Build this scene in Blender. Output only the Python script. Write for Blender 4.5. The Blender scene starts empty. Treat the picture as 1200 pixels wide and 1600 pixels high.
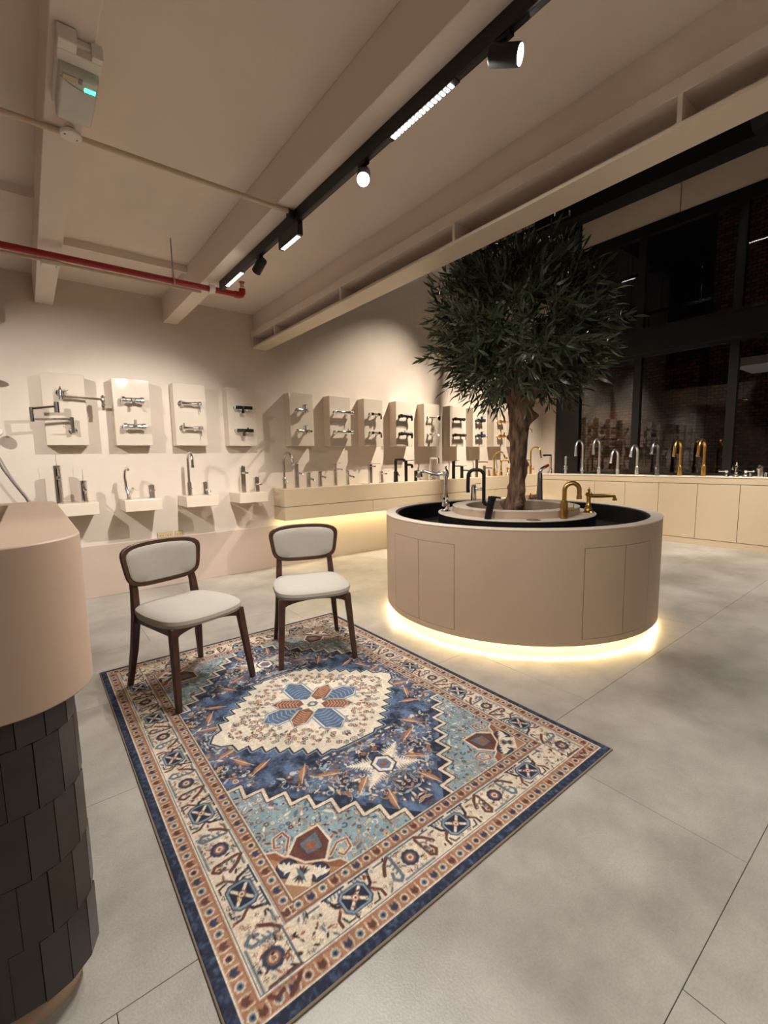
import bpy, math, random
import numpy as np
from mathutils import Vector, Matrix

random.seed(7)
rng = np.random.default_rng(11)
R = math.radians
sc = bpy.context.scene
col = sc.collection

# ------------------------------------------------------------------ camera
YAW, PITCH, ROLL, FPX = 0.663925, 0.117073, 0.018011, 706.6
def camera_axes():
    cy, sy, cp, sp = math.cos(YAW), math.sin(YAW), math.cos(PITCH), math.sin(PITCH)
    f = Vector((sy*cp, cy*cp, -sp)); r = Vector((cy, -sy, 0)); d = f.cross(r)
    c, s = math.cos(ROLL), math.sin(ROLL)
    return c*r + s*d, -s*r + c*d, f
cr, cd, cf = camera_axes()
cam = bpy.data.cameras.new('camera'); camo = bpy.data.objects.new('camera', cam); col.objects.link(camo)
m = Matrix.Identity(4)
for i in range(3):
    m[i][0], m[i][1], m[i][2] = cr[i], -cd[i], -cf[i]
m[2][3] = 1.3
camo.matrix_world = m
cam.sensor_fit = 'VERTICAL'; cam.sensor_height = 36.0; cam.lens = FPX*36.0/1600.0
cam.clip_start = 0.02; cam.clip_end = 100
sc.camera = camo
# ------------------------------------------------------------------ world, exposure
w = bpy.data.worlds.new('night'); sc.world = w; w.use_nodes = True
w.node_tree.nodes['Background'].inputs[0].default_value = (0.01, 0.011, 0.014, 1)
w.node_tree.nodes['Background'].inputs[1].default_value = 0.03
sc.view_settings.view_transform = 'Standard'; sc.view_settings.look = 'None'
sc.view_settings.exposure = 0.9; sc.view_settings.gamma = 1.0
sc.view_settings.use_curve_mapping = False
# ------------------------------------------------------------------ lamps of the room, plus added ones
def lamp_spot(loc, target, watts, size_deg, blend=0.4, colour=(1, .9, .76), radius=.03):
    l = bpy.data.lights.new('spot_light', 'SPOT'); l.energy = watts; l.spot_size = R(size_deg); l.spot_blend = blend
    l.color = colour; l.shadow_soft_size = radius
    o = bpy.data.objects.new('spot_light', l); col.objects.link(o); o.location = loc
    o.rotation_euler = (Vector(target)-Vector(loc)).to_track_quat('-Z', 'Y').to_euler()
    return o
def lamp_area(loc, sx, sy, watts, colour=(1, .9, .76), target=None, spread=180):
    l = bpy.data.lights.new('area_light', 'AREA'); l.shape = 'RECTANGLE'; l.size = sx; l.size_y = sy; l.energy = watts
    l.color = colour; l.spread = R(spread)
    o = bpy.data.objects.new('area_light', l); col.objects.link(o); o.location = loc
    if target: o.rotation_euler = (Vector(target)-Vector(loc)).to_track_quat('-Z', 'Y').to_euler()
    return o
WARM = (1.0, .91, .77)
NEUT = (1.0, .97, .92)
# (head position, target, label) of each spot head; the lamps themselves follow
TRACK_SPOTS = [((1.335,1.813,2.65),(.25,.5,1.0),'lit spot head on the track, aimed towards the viewer'),
               ((1.335,1.03,2.65),(2.0,-.45,2.1),'lit spot head on the track nearest the viewer, aimed right'),
               ((1.335,3.0,2.65),(1.0,5.1,1.3),'small spot head near the far end of the track')]
HX2, HZ2 = 5.55, 5.0
HALL_SPOTS = [((HX2,3.35,HZ2),(3.2,5.1,1.3),'spot head on the high track aimed at the left hall boards'),
              ((HX2,3.05,HZ2),(4.9,5.1,1.3),'spot head on the high track aimed at the middle hall boards'),
              ((HX2,2.75,HZ2),(6.6,5.1,1.3),'spot head on the high track aimed at the gold taps'),
              ((HX2,1.6,HZ2),(7.4,2.6,.5),'spot head on the high track aimed at the window cabinets'),
              ((HX2,2.15,HZ2),(7.7,4.0,1.0),'added spot head on the high track, brightens the nickel taps'),  # extra head, added to brighten the nickel taps
              ((HX2,.2,HZ2),(5.2,.9,0),'spot head on the high track aimed at the floor')]
lamp_spot((1.31,1.74,2.50),(.2,.6,.6),34,70,.7,NEUT)
lamp_spot((1.38,.93,2.54),(2.4,-.6,.3),50,85,.8,NEUT)
lamp_spot((1.32,3.06,2.52),(.95,5.1,1.15),86,68,.75,NEUT,.014)
lamp_spot((-1.05,2.9,2.52),(.45,5.1,1.1),104,68,.75,NEUT,.014)
lamp_spot((HX2-.06,3.42,HZ2-.2),(3.3,5.1,.95),620,44,1.0,WARM)
lamp_spot((HX2-.02,3.12,HZ2-.2),(4.9,5.1,.95),540,42,1.0,WARM)
lamp_spot((HX2+.04,2.83,HZ2-.2),(6.6,5.1,.95),640,44,1.0,WARM)
lamp_spot((HX2+.07,1.64,HZ2-.2),(7.5,2.6,.75),480,50,.9,WARM)
lamp_spot((HX2,.24,HZ2-.2),(5.9,1.3,0),480,70,.9,NEUT)
lamp_spot((5.385,4.265,3.69),(3.4,2.5,2.2),45,70,.8,NEUT)
lamp_spot((HX2+.05,2.2,HZ2-.2),(7.7,4.0,1.0),300,36,.9,NEUT)  # added lamp, brightens the nickel taps
lamp_area((1.335,1.43,2.63),.03,.35,15,NEUT)
lamp_area((1.335,2.55,2.56),.03,.22,7,NEUT,None,130)
lamp_area((1.335,3.46,2.63),.03,.31,8,NEUT,None,110)
lamp_area((1.335,-.6,2.61),.03,.8,14,NEUT)  # added fill light behind the viewer, out of view
lamp_area((-1.05,1.2,2.61),.03,.8,6,NEUT)  # added fill light over the reception side, out of view
lamp_spot((10.4,1.7,.3),(10.5,1.9,2.8),24,80,.8,NEUT)  # added lamp outside, brightens the canopy from below
lamp_spot((10.6,6.3,3.4),(12.6,6.0,1.7),22,46,.8,(1,.75,.5))  # added lamp outside without a fixture, lights the brick building

# ------------------------------------------------------------------ helpers
def lin(c):
    return tuple(((x/255)/12.92 if x/255 <= .04045 else ((x/255+.055)/1.055)**2.4) for x in c)
MATS = {}
def mat(name, rgb, rough=.5, metal=0., noise=0., nscale=8., bump=0., bscale=60., spec=.5, emit=None, coat=0.):
    """plain procedural material: sRGB base colour, optional noise mottling and fine relief"""
    mm = bpy.data.materials.new(name); mm.use_nodes = True
    nt = mm.node_tree; b = nt.nodes['Principled BSDF']
    c = lin(rgb)
    b.inputs['Base Color'].default_value = (*c, 1); b.inputs['Roughness'].default_value = rough
    b.inputs['Metallic'].default_value = metal; b.inputs['Specular IOR Level'].default_value = spec
    b.inputs['Coat Weight'].default_value = coat
    if emit:
        b.inputs['Emission Color'].default_value = (*emit[0], 1); b.inputs['Emission Strength'].default_value = emit[1]
    if noise or bump:
        tc = nt.nodes.new('ShaderNodeTexCoord')
    if noise:
        n = nt.nodes.new('ShaderNodeTexNoise'); n.inputs['Scale'].default_value = nscale; n.inputs['Detail'].default_value = 6
        nt.links.new(tc.outputs['Object'], n.inputs['Vector'])
        r = nt.nodes.new('ShaderNodeValToRGB')
        r.color_ramp.elements[0].position = .3; r.color_ramp.elements[1].position = .72
        r.color_ramp.elements[0].color = (*[max(0, x*(1-noise)) for x in c], 1)
        r.color_ramp.elements[1].color = (*[min(1, x*(1+noise)) for x in c], 1)
        nt.links.new(n.outputs['Fac'], r.inputs['Fac']); nt.links.new(r.outputs['Color'], b.inputs['Base Color'])
    if bump:
        n2 = nt.nodes.new('ShaderNodeTexNoise'); n2.inputs['Scale'].default_value = bscale; n2.inputs['Detail'].default_value = 3
        nt.links.new(tc.outputs['Object'], n2.inputs['Vector'])
        bp = nt.nodes.new('ShaderNodeBump'); bp.inputs['Strength'].default_value = bump; bp.inputs['Distance'].default_value = .01
        nt.links.new(n2.outputs['Fac'], bp.inputs['Height']); nt.links.new(bp.outputs['Normal'], b.inputs['Normal'])
    MATS[name] = mm
    return mm
mat('wall_paint', (212, 197, 182), .85, noise=.03, nscale=3, bump=.08, bscale=120)
mat('ceiling_paint', (226, 212, 200), .85, noise=.03, nscale=2)
mat('dado_paint', (190, 170, 154), .8, noise=.02, nscale=3)
mat('panel_lacquer', (214, 198, 178), .28, noise=.015, nscale=4)
mat('board_gloss', (208, 193, 176), .08, noise=.01, nscale=4)
mat('counter_lacquer', (206, 186, 158), .42, noise=.015, nscale=4)
mat('island_paint', (190, 166, 142), .55, noise=.02, nscale=3)
mat('island_top', (224, 208, 190), .5)
mat('desk_paint', (190, 164, 142), .5, noise=.02, nscale=3)
mat('black_metal', (12, 12, 14), .45, spec=.4)
mat('black_matt', (16, 16, 18), .38)
mat('black_tile', (26, 22, 22), .35, noise=.25, nscale=12)
mat('desk_tile', (56, 47, 43), .30, noise=.12, nscale=14, bump=.06, bscale=30)
mat('dark_gap', (40, 30, 24), .9)
mat('window_black', (10, 10, 12), .4)
mat('upper_black', (9, 9, 10), .8)
mat('chrome', (228, 227, 226), .11, metal=1)
mat('steel', (190, 186, 180), .26, metal=1)
mat('gunmetal', (128, 126, 124), .36, metal=1)
mat('slate_metal', (92, 100, 112), .35, metal=1)
mat('gold', (226, 182, 106), .2, metal=1)
mat('brushed_gold', (206, 164, 96), .3, metal=1)
mat('satin_nickel', (214, 213, 210), .36, metal=1)
mat('red_paint', (150, 24, 24), .35)
mat('red_plastic', (190, 40, 34), .4)
mat('white_plastic', (226, 220, 208), .45)
mat('socket_plate', (190, 168, 128), .4)
mat('conduit_paint', (206, 184, 158), .6)
mat('grey_plastic', (120, 116, 110), .5)
mat('walnut', (72, 45, 32), .38, noise=.3, nscale=14)
mat('linen', (178, 170, 159), .95, noise=.05, nscale=240, bump=.25, bscale=500)
mat('soil', (92, 74, 62), .95, noise=.3, nscale=40)
mat('led_warm', (255, 230, 150), .5, emit=((1.0, .86, .46), 85.0))
mat('led_soft', (255, 230, 150), .5, emit=((1.0, .84, .42), 30.0))
mat('led_cool', (255, 250, 240), .5, emit=((1.0, .95, .88), 5.0))
mat('spot_face', (255, 250, 240), .5, emit=((1.0, .95, .88), 60.0))
mat('green_led', (60, 255, 160), .5, emit=((.05, 1.0, .45), 2.2))
mat('floor_grout', (128, 120, 111), .8)
mat('asphalt', (50, 48, 46), .9, noise=.2)
mat('canopy_grey', (150, 146, 142), .7)
mat('rug_back', (120, 104, 88), .9)
mat('leaf_green', (66, 76, 50), .36, noise=.35, nscale=9, spec=.6)

for k_ in ('led_cool', 'spot_face', 'green_led'): MATS[k_].cycles.emission_sampling = 'NONE'

def special_materials():
    # floor tile: cement porcelain with soft clouds
    mm = mat('floor_tile', (150, 142, 131), .34)
    nt = mm.node_tree; b = nt.nodes['Principled BSDF']
    g = nt.nodes.new('ShaderNodeNewGeometry')
    n1 = nt.nodes.new('ShaderNodeTexNoise'); n1.inputs['Scale'].default_value = 1.5; n1.inputs['Detail'].default_value = 8; n1.inputs['Roughness'].default_value = .6
    nt.links.new(g.outputs['Position'], n1.inputs['Vector'])
    n3 = nt.nodes.new('ShaderNodeTexNoise'); n3.inputs['Scale'].default_value = 160; n3.inputs['Detail'].default_value = 2
    nt.links.new(g.outputs['Position'], n3.inputs['Vector'])
    r = nt.nodes.new('ShaderNodeValToRGB')
    e = r.color_ramp.elements
    e[0].position = .36; e[0].color = (*lin((138, 131, 122)), 1)
    e[1].position = .64; e[1].color = (*lin((180, 173, 163)), 1)
    nt.links.new(n1.outputs['Fac'], r.inputs['Fac'])
    mx = nt.nodes.new('ShaderNodeMixRGB'); mx.blend_type = 'OVERLAY'; mx.inputs[0].default_value = .18
    nt.links.new(r.outputs['Color'], mx.inputs[1]); nt.links.new(n3.outputs['Fac'], mx.inputs[2])
    nt.links.new(mx.outputs['Color'], b.inputs['Base Color'])
    rr = nt.nodes.new('ShaderNodeMapRange'); rr.inputs[3].default_value = .28; rr.inputs[4].default_value = .46
    nt.links.new(n1.outputs['Fac'], rr.inputs[0]); nt.links.new(rr.outputs[0], b.inputs['Roughness'])
    bp = nt.nodes.new('ShaderNodeBump'); bp.inputs['Strength'].default_value = .06; bp.inputs['Distance'].default_value = .01
    nt.links.new(n3.outputs['Fac'], bp.inputs['Height']); nt.links.new(bp.outputs['Normal'], b.inputs['Normal'])
    # glass
    mm = mat('glass', (255, 255, 255), 0.0)
    b = mm.node_tree.nodes['Principled BSDF']; b.inputs['Transmission Weight'].default_value = 1; b.inputs['IOR'].default_value = 1.5
    mm = mat('frosted_lens', (225, 222, 214), .35)
    b = mm.node_tree.nodes['Principled BSDF']; b.inputs['Transmission Weight'].default_value = .25; b.inputs['IOR'].default_value = 1.3
    # far brick wall outside
    mm = mat('far_brick', (120, 70, 56), .9)
    nt = mm.node_tree; b = nt.nodes['Principled BSDF']
    tc = nt.nodes.new('ShaderNodeTexCoord'); mp = nt.nodes.new('ShaderNodeMapping'); mp.inputs['Rotation'].default_value = (R(90), 0, R(90))
    nt.links.new(tc.outputs['Object'], mp.inputs['Vector'])
    sx = nt.nodes.new('ShaderNodeSeparateXYZ'); cx = nt.nodes.new('ShaderNodeCombineXYZ')
    nt.links.new(tc.outputs['Object'], sx.inputs[0]); nt.links.new(sx.outputs['Y'], cx.inputs['X']); nt.links.new(sx.outputs['Z'], cx.inputs['Y'])
    br = nt.nodes.new('ShaderNodeTexBrick'); br.inputs['Scale'].default_value = 3.2
    br.inputs['Color1'].default_value = (*lin((150, 92, 74)), 1); br.inputs['Color2'].default_value = (*lin((88, 54, 46)), 1)
    br.inputs['Mortar'].default_value = (*lin((40, 34, 32)), 1); br.inputs['Mortar Size'].default_value = .03
    nt.links.new(cx.outputs[0], br.inputs['Vector']); nt.links.new(br.outputs['Color'], b.inputs['Base Color'])
    # bark
    mm = mat('bark', (112, 82, 62), .9)
    nt = mm.node_tree; b = nt.nodes['Principled BSDF']
    tc = nt.nodes.new('ShaderNodeTexCoord'); mp = nt.nodes.new('ShaderNodeMapping'); mp.inputs['Scale'].default_value = (1, 1, .25)
    nt.links.new(tc.outputs['Object'], mp.inputs['Vector'])
    n = nt.nodes.new('ShaderNodeTexNoise'); n.inputs['Scale'].default_value = 26; n.inputs['Detail'].default_value = 8; n.inputs['Distortion'].default_value = .6
    nt.links.new(mp.outputs[0], n.inputs['Vector'])
    r = nt.nodes.new('ShaderNodeValToRGB'); e = r.color_ramp.elements
    e[0].position = .35; e[0].color = (*lin((62, 44, 34)), 1); e[1].position = .68; e[1].color = (*lin((150, 116, 92)), 1)
    nt.links.new(n.outputs['Fac'], r.inputs['Fac']); nt.links.new(r.outputs['Color'], b.inputs['Base Color'])
    bp = nt.nodes.new('ShaderNodeBump'); bp.inputs['Strength'].default_value = .8; bp.inputs['Distance'].default_value = .02
    nt.links.new(n.outputs['Fac'], bp.inputs['Height']); nt.links.new(bp.outputs['Normal'], b.inputs['Normal'])
    # rug: woven print held on the mesh, pile relief from noise
    mm = mat('rug_pile', (180, 160, 140), .95, spec=.15)
    nt = mm.node_tree; b = nt.nodes['Principled BSDF']
    at = nt.nodes.new('ShaderNodeAttribute'); at.attribute_name = 'weave'
    tc = nt.nodes.new('ShaderNodeTexCoord'); mp = nt.nodes.new('ShaderNodeMapping'); mp.inputs['Scale'].default_value = (60, 400, 60)
    nt.links.new(tc.outputs['Object'], mp.inputs['Vector'])
    n = nt.nodes.new('ShaderNodeTexNoise'); n.inputs['Scale'].default_value = 1; n.inputs['Detail'].default_value = 3
    nt.links.new(mp.outputs[0], n.inputs['Vector'])
    mr = nt.nodes.new('ShaderNodeMapRange'); mr.inputs[3].default_value = .72; mr.inputs[4].default_value = 1.28
    nt.links.new(n.outputs['Fac'], mr.inputs[0])
    mx = nt.nodes.new('ShaderNodeMixRGB'); mx.blend_type = 'MULTIPLY'; mx.inputs[0].default_value = 1
    nt.links.new(at.outputs['Color'], mx.inputs[1]); nt.links.new(mr.outputs[0], mx.inputs[2])
    nt.links.new(mx.outputs['Color'], b.inputs['Base Color'])
    bp = nt.nodes.new('ShaderNodeBump'); bp.inputs['Strength'].default_value = .35; bp.inputs['Distance'].default_value = .004
    nt.links.new(n.outputs['Fac'], bp.inputs['Height']); nt.links.new(bp.outputs['Normal'], b.inputs['Normal'])
special_materials()

class MB:
    """collects shapes into one mesh"""
    def __init__(s): s.v = []; s.f = []
    def add(s, vs, fs):
        o = len(s.v); s.v += [tuple(p) for p in vs]; s.f += [tuple(i+o for i in f) for f in fs]; return s
    def box(s, x0, y0, z0, x1, y1, z1):
        return s.add([(x0,y0,z0),(x1,y0,z0),(x1,y1,z0),(x0,y1,z0),(x0,y0,z1),(x1,y0,z1),(x1,y1,z1),(x0,y1,z1)],
                     [(0,3,2,1),(4,5,6,7),(0,1,5,4),(1,2,6,5),(2,3,7,6),(3,0,4,7)])
    def prism(s, poly, z0, z1):
        n = len(poly)
        return s.add([(x,y,z0) for x,y in poly]+[(x,y,z1) for x,y in poly],
                     [tuple(range(n-1,-1,-1)), tuple(range(n,2*n))]+[(i,(i+1)%n,n+(i+1)%n,n+i) for i in range(n)])
    def bar(s, p0, p1, w, h, up=(0,0,1), w1=None, h1=None):
        p0, p1 = Vector(p0), Vector(p1); d = (p1-p0).normalized(); up = Vector(up)
        sx = d.cross(up)
        if sx.length < 1e-4: sx = d.cross(Vector((0,1,0)))
        sx.normalize(); uy = sx.cross(d)
        vs = []
        for p, ww, hh in ((p0,w,h),(p1,w1 or w,h1 or h)):
            for a, b in ((-1,-1),(1,-1),(1,1),(-1,1)): vs.append(p+sx*(a*ww/2)+uy*(b*hh/2))
        return s.add(vs, [(0,1,2,3),(7,6,5,4),(0,4,5,1),(1,5,6,2),(2,6,7,3),(3,7,4,0)])
    def lathe(s, prof, n=20, c=(0,0,0), axis=None):
        """prof [(r,z)] turned about z through c (or about axis vector)"""
        q = Vector((0,0,1)).rotation_difference(Vector(axis).normalized()) if axis else None
        vs = []; c = Vector(c)
        for r, z in prof:
            for i in range(n):
                p = Vector((r*math.cos(2*math.pi*i/n), r*math.sin(2*math.pi*i/n), z))
                if q: p = q @ p
                vs.append(p+c)
        k = len(prof); fs = []
        for j in range(k-1):
            for i in range(n):
                fs.append((j*n+i, j*n+(i+1)%n, (j+1)*n+(i+1)%n, (j+1)*n+i))
        if prof[0][0] > 1e-6: fs.append(tuple(range(n-1,-1,-1)))
        if prof[-1][0] > 1e-6: fs.append(tuple(range((k-1)*n, k*n)))
        return s.add(vs, fs)
    def cyl(s, p0, p1, r0, r1=None, n=14):
        p0, p1 = Vector(p0), Vector(p1); r1 = r0 if r1 is None else r1
        return s.lathe([(r0,0),(r1,(p1-p0).length)], n, p0, p1-p0)
    def tube(s, path, r, n=10, square=False):
        path = [Vector(p) for p in path]; k = len(path)
        rs = r if isinstance(r,(list,tuple)) else [r]*k
        t = [(path[min(i+1,k-1)]-path[max(i-1,0)]).normalized() for i in range(k)]
        a = Vector((0,0,1)) if abs(t[0].z) < .9 else Vector((1,0,0))
        u = t[0].cross(a).normalized(); vs = []
        if square: n = 4
        for i in range(k):
            if i: u = (u - t[i]*u.dot(t[i])).normalized()
            w = t[i].cross(u)
            for j in range(n):
                th = 2*math.pi*(j+(.5 if square else 0))/n; q = rs[i]*(1.414 if square else 1)
                vs.append(path[i]+u*(q*math.cos(th))+w*(q*math.sin(th)))
        fs = [(i*n+j, i*n+(j+1)%n, (i+1)*n+(j+1)%n, (i+1)*n+j) for i in range(k-1) for j in range(n)]
        fs += [tuple(range(n-1,-1,-1)), tuple(range((k-1)*n, k*n))]
        return s.add(vs, fs)
    def ball(s, c, rx, ry=None, rz=None, n=14):
        ry = ry or rx; rz = rz or rx; m_ = max(6, n//2); c = Vector(c); vs = []
        for j in range(1, m_):
            ph = math.pi*j/m_
            for i in range(n):
                vs.append(c+Vector((rx*math.sin(ph)*math.cos(2*math.pi*i/n), ry*math.sin(ph)*math.sin(2*math.pi*i/n), -rz*math.cos(ph))))
        vs += [c+Vector((0,0,-rz)), c+Vector((0,0,rz))]; N = len(vs)
        fs = [(j*n+i, j*n+(i+1)%n, (j+1)*n+(i+1)%n, (j+1)*n+i) for j in range(m_-2) for i in range(n)]
        fs += [(N-2,(i+1)%n,i) for i in range(n)]+[(N-1,(m_-2)*n+i,(m_-2)*n+(i+1)%n) for i in range(n)]
        return s.add(vs, fs)
    def arc(s, c, r0, r1, a0, a1, z0, z1, n=24):
        """ring segment about c between radii r0<r1, angles in degrees"""
        full = abs(a1-a0) >= 359.9; vs = []
        k = n if full else n+1
        for i in range(k):
            a = R(a0+(a1-a0)*i/n)
            for r, z in ((r0,z0),(r1,z0),(r1,z1),(r0,z1)):
                vs.append((c[0]+r*math.cos(a), c[1]+r*math.sin(a), z))
        fs = []
        for i in range(n):
            p, q = i*4, ((i+1)%k)*4
            for j in range(4): fs.append((p+j, q+j, q+(j+1)%4, p+(j+1)%4))
        if not full: fs += [(3,2,1,0), (n*4,n*4+1,n*4+2,n*4+3)]
        return s.add(vs, fs)
    def build(s, name, material, parent=None, smooth=True, bevel=0, loc=None, seg=2):
        me = bpy.data.meshes.new(name); me.from_pydata(s.v, [], s.f); me.validate(); me.update()
        if smooth:
            me.shade_smooth(); me.set_sharp_from_angle(angle=R(34))
        me.materials.append(MATS[material] if isinstance(material,str) else material)
        o = bpy.data.objects.new(name, me); col.objects.link(o)
        if loc: o.location = loc
        if parent: o.parent = parent
        if bevel:
            b = o.modifiers.new('bevel','BEVEL'); b.width = bevel; b.segments = seg; b.limit_method = 'ANGLE'; b.angle_limit = R(40)
        return o
def tag(o, label=None, cat=None, group=None, kind=None):
    if label: o['label'] = label
    if cat: o['category'] = cat
    if group: o['group'] = group
    if kind: o['kind'] = kind
    return o
def thing(name, label, cat, loc=(0,0,0), rz=0., group=None, kind=None):
    o = bpy.data.objects.new(name, None); col.objects.link(o); o.location = loc; o.rotation_euler = (0,0,rz)
    o.empty_display_size = .05
    return tag(o, label, cat, group, kind)
def share(name, me, parent, mtx):
    o = bpy.data.objects.new(name, me); col.objects.link(o); o.parent = parent; o.matrix_basis = mtx
    return o
def arcpts(cx, cy, r, a0, a1, n): return [(cx+r*math.cos(R(a0+(a1-a0)*i/n)), cy+r*math.sin(R(a0+(a1-a0)*i/n))) for i in range(n+1)]

# ================================================================== the room
YB, XW = 5.14, 8.0          # back wall plane, window plane
ZC, ZB = 2.955, 2.715       # low ceiling, beam undersides
def structure(name, mb, material, label, cat, **k):
    o = mb.build(name, material, **k); return tag(o, label, cat, kind='structure')

# floor: slab with each large tile laid on it
fl = structure('floor', MB().box(-3.2,-3,-.12,8.2,5.4,-.012), 'floor_grout', 'grey cement tile floor of the showroom', 'floor', smooth=False)
TL, TW, GAP = 1.641, .8195, .0018
def add_tiles():
    rows = [.32+TW*k for k in range(-4, 6)]
    for ri, y0 in enumerate(rows):
        k = ri-4
        xs = 1.697+.547*k
        y1 = y0+TW
        x = xs-TL*math.ceil((xs+3.0)/TL)
        cache = {}
        while x < 8.0:
            a, b = max(x, -3.0), min(x+TL, 8.0)
            if b-a > .02:
                t = MB().box(a+GAP/2, y0+GAP/2, -.012, b-GAP/2, min(y1, YB)-GAP/2, 0).build('floor_tile', 'floor_tile', fl, smooth=False, bevel=.0008, seg=1)
            x += TL
add_tiles()
# walls
structure('wall_back', MB().box(-3,YB,0,XW,YB+.2,6.0), 'wall_paint', 'beige painted back wall carrying the tap display boards', 'wall', smooth=False)
structure('trim_1', MB().box(-3,YB-.012,0,2.35,YB,.512), 'dado_paint', 'slightly proud beige dado panel along the foot of the back wall', 'wall panel', smooth=False, bevel=.003)
structure('wall_left', MB().box(-3.2,-3,0,-3,YB,3.1), 'wall_paint', 'beige side wall beyond the reception desk', 'wall', smooth=False)
structure('wall_front', MB().box(-3.2,-3.2,0,8.2,-3,6), 'wall_paint', 'beige wall behind the viewer', 'wall', smooth=False)
structure('wall_upper', MB().box(2.2,-3,2.99,2.31,YB,6), 'upper_black', 'dark wall of the upper storey above the fascia beam', 'wall', smooth=False)
structure('wall_right', MB().box(XW-.015,4.83,0,XW+.12,YB,6), 'wall_paint', 'pale nib wall between back wall and black window column', 'wall', smooth=False)
# ceilings
structure('ceiling', MB().box(-3.2,-3.2,ZC,2.2,YB+.1,ZC+.15), 'ceiling_paint', 'low beige ceiling between the beams', 'ceiling', smooth=False)
structure('ceiling_upper', MB().box(2.2,-3.2,5.9,8.3,YB+.2,6.05), 'upper_black', 'black ceiling of the double height hall', 'ceiling', smooth=False)
for x0, lab in ((.176,'beige ceiling beam carrying the emergency light'),(1.213,'beige ceiling beam beside the black light track'),(-.861,'beige ceiling beam over the reception desk')):
    structure('ceiling_beam', MB().box(x0,-3,ZB,x0+.132,YB,ZC), 'ceiling_paint', lab, 'beam', smooth=False, bevel=.004)
for x0,x1,y,lab in ((.308,1.213,4.2,'slim cross bar between two ceiling beams above the red pipe'),(-.73,.176,3.6,'short cross bar left of the emergency light beam')):
    structure('cross_bar', MB().box(x0,y,2.90,x1,y+.035,ZC), 'ceiling_paint', lab, 'beam', smooth=False)
# fascia beam with open niches along the edge of the low ceiling
fa = thing('fascia_beam', 'long beige fascia beam with open niches at the edge of the low ceiling', 'beam', (0,0,0), kind='structure')
MB().box(2.14,-3,2.58,2.32,YB,2.598).build('bottom_board','panel_lacquer',fa,smooth=False,bevel=.002)
MB().box(2.30,-3,2.598,2.32,YB,2.70).build('back_board','ceiling_paint',fa,smooth=False)
MB().box(2.14,-3,2.70,2.32,YB,2.765).build('rail','ceiling_paint',fa,smooth=False,bevel=.002)
MB().box(2.172,-3,2.765,2.32,YB,2.99).build('upper_board','ceiling_paint',fa,smooth=False)
MB().box(2.312,-3,2.98,2.34,YB,3.05).build('edge_cap','black_metal',fa,smooth=False)
for y in (5.12,4.533,3.27,2.01,.802,-.45,-1.7):
    MB().box(2.142,y-.009,2.598,2.30,y+.009,2.70).build('niche_divider','ceiling_paint',fa,smooth=False)
# window wall ------------------------------------------------------
structure('window_column', MB().box(XW-.05,4.43,0,XW+.1,4.83,5.9), 'window_black', 'black full height steel column at the corner of the window wall', 'column', smooth=False)
structure('trim_2', MB().box(XW-.06,-3,2.90,XW+.1,4.43,3.25), 'window_black', 'black transom band between lower and upper windows', 'transom', smooth=False, bevel=.004)
structure('trim_3', MB().box(XW-.05,-3,0,XW+.1,4.43,.95), 'window_black', 'black sill wall below the windows', 'sill', smooth=False)
structure('trim_4', MB().box(XW-.05,-3,4.75,XW+.1,4.43,4.86), 'window_black', 'black head frame above the upper windows', 'window frame', smooth=False)
structure('trim_5', MB().box(XW-.07,-3,5.40,XW+.1,4.43,5.9), 'upper_black', 'black band over the beige wall panels', 'wall band', smooth=False)
ys = [4.43, 2.9, 1.3, -.3, -3]
pn = ['beige wall panel above the windows nearest the black column','beige wall panel above the windows, second from the black column','beige wall panel above the windows, third from the black column','beige wall panel above the windows farthest from the black column']
for i in range(4):
    tag(MB().box(XW-.04,ys[i+1]+.006,4.86,XW+.08,ys[i]-.006,5.40).build('wall_panel','wall_paint',smooth=False,bevel=.003), pn[i], 'wall panel', kind='structure')
mull = [4.43, 3.40, 2.11, .82, -.47, -1.76, -3.0]
n = 0
for i in range(6):
    for z0, z1, lev in ((.95,2.90,'lower'),(3.25,4.75,'upper')):
        n += 1
        o = thing('window_%d' % n, '%s black framed night window, %s from the black column' % (lev, ['first','second','third','fourth','fifth','sixth'][i]), 'window', (XW, 0, 0), kind='structure')
        ya, yb_ = mull[i+1], mull[i]
        f = MB()
        f.box(-.05,ya,z0,.05,ya+.055,z1).box(-.05,yb_-.055,z0,.05,yb_,z1).box(-.05,ya+.055,z0,.05,yb_-.055,z0+.05).box(-.05,ya+.055,z1-.05,.05,yb_-.055,z1)
        f.build('window_frame','window_black',o,smooth=False)
        MB().box(-.006,ya+.055,z0+.05,.006,yb_-.055,z1-.05).build('pane','glass',o,smooth=False)
# outside: ground, brick building and a canopy seen through the glass
structure('ground', MB().box(8.3,-8,-.3,22,14,-.1), 'asphalt', 'dark street ground outside the windows', 'ground', smooth=False)
tag(MB().box(12.6,4.0,-.1,13.2,9.8,3.6).build('brick_building','far_brick',smooth=False), 'dim brick building outside, seen through the windows near the corner', 'building')
tag(MB().box(12.9,1.6,-.1,13.4,3.9,9).build('brick_building','far_brick',smooth=False), 'tall dark brick building outside behind the rightmost windows', 'building')
tag(MB().box(9.9,.9,2.78,11.0,2.62,2.93).build('canopy','canopy_grey',smooth=False,bevel=.01), 'pale flat canopy outside the rightmost lower window', 'canopy')
t = thing('added_uplight', 'added unseen ground light outside that brightens the canopy', 'lamp', (10.4,1.7,-.1))  # added out of view, only to light the canopy
MB().lathe([(.07,0),(.07,.3),(.06,.32)],16).build('housing','black_metal',t)
MB().lathe([(.055,.321),(.05,.326)],16).build('lens','led_cool',t)

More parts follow.
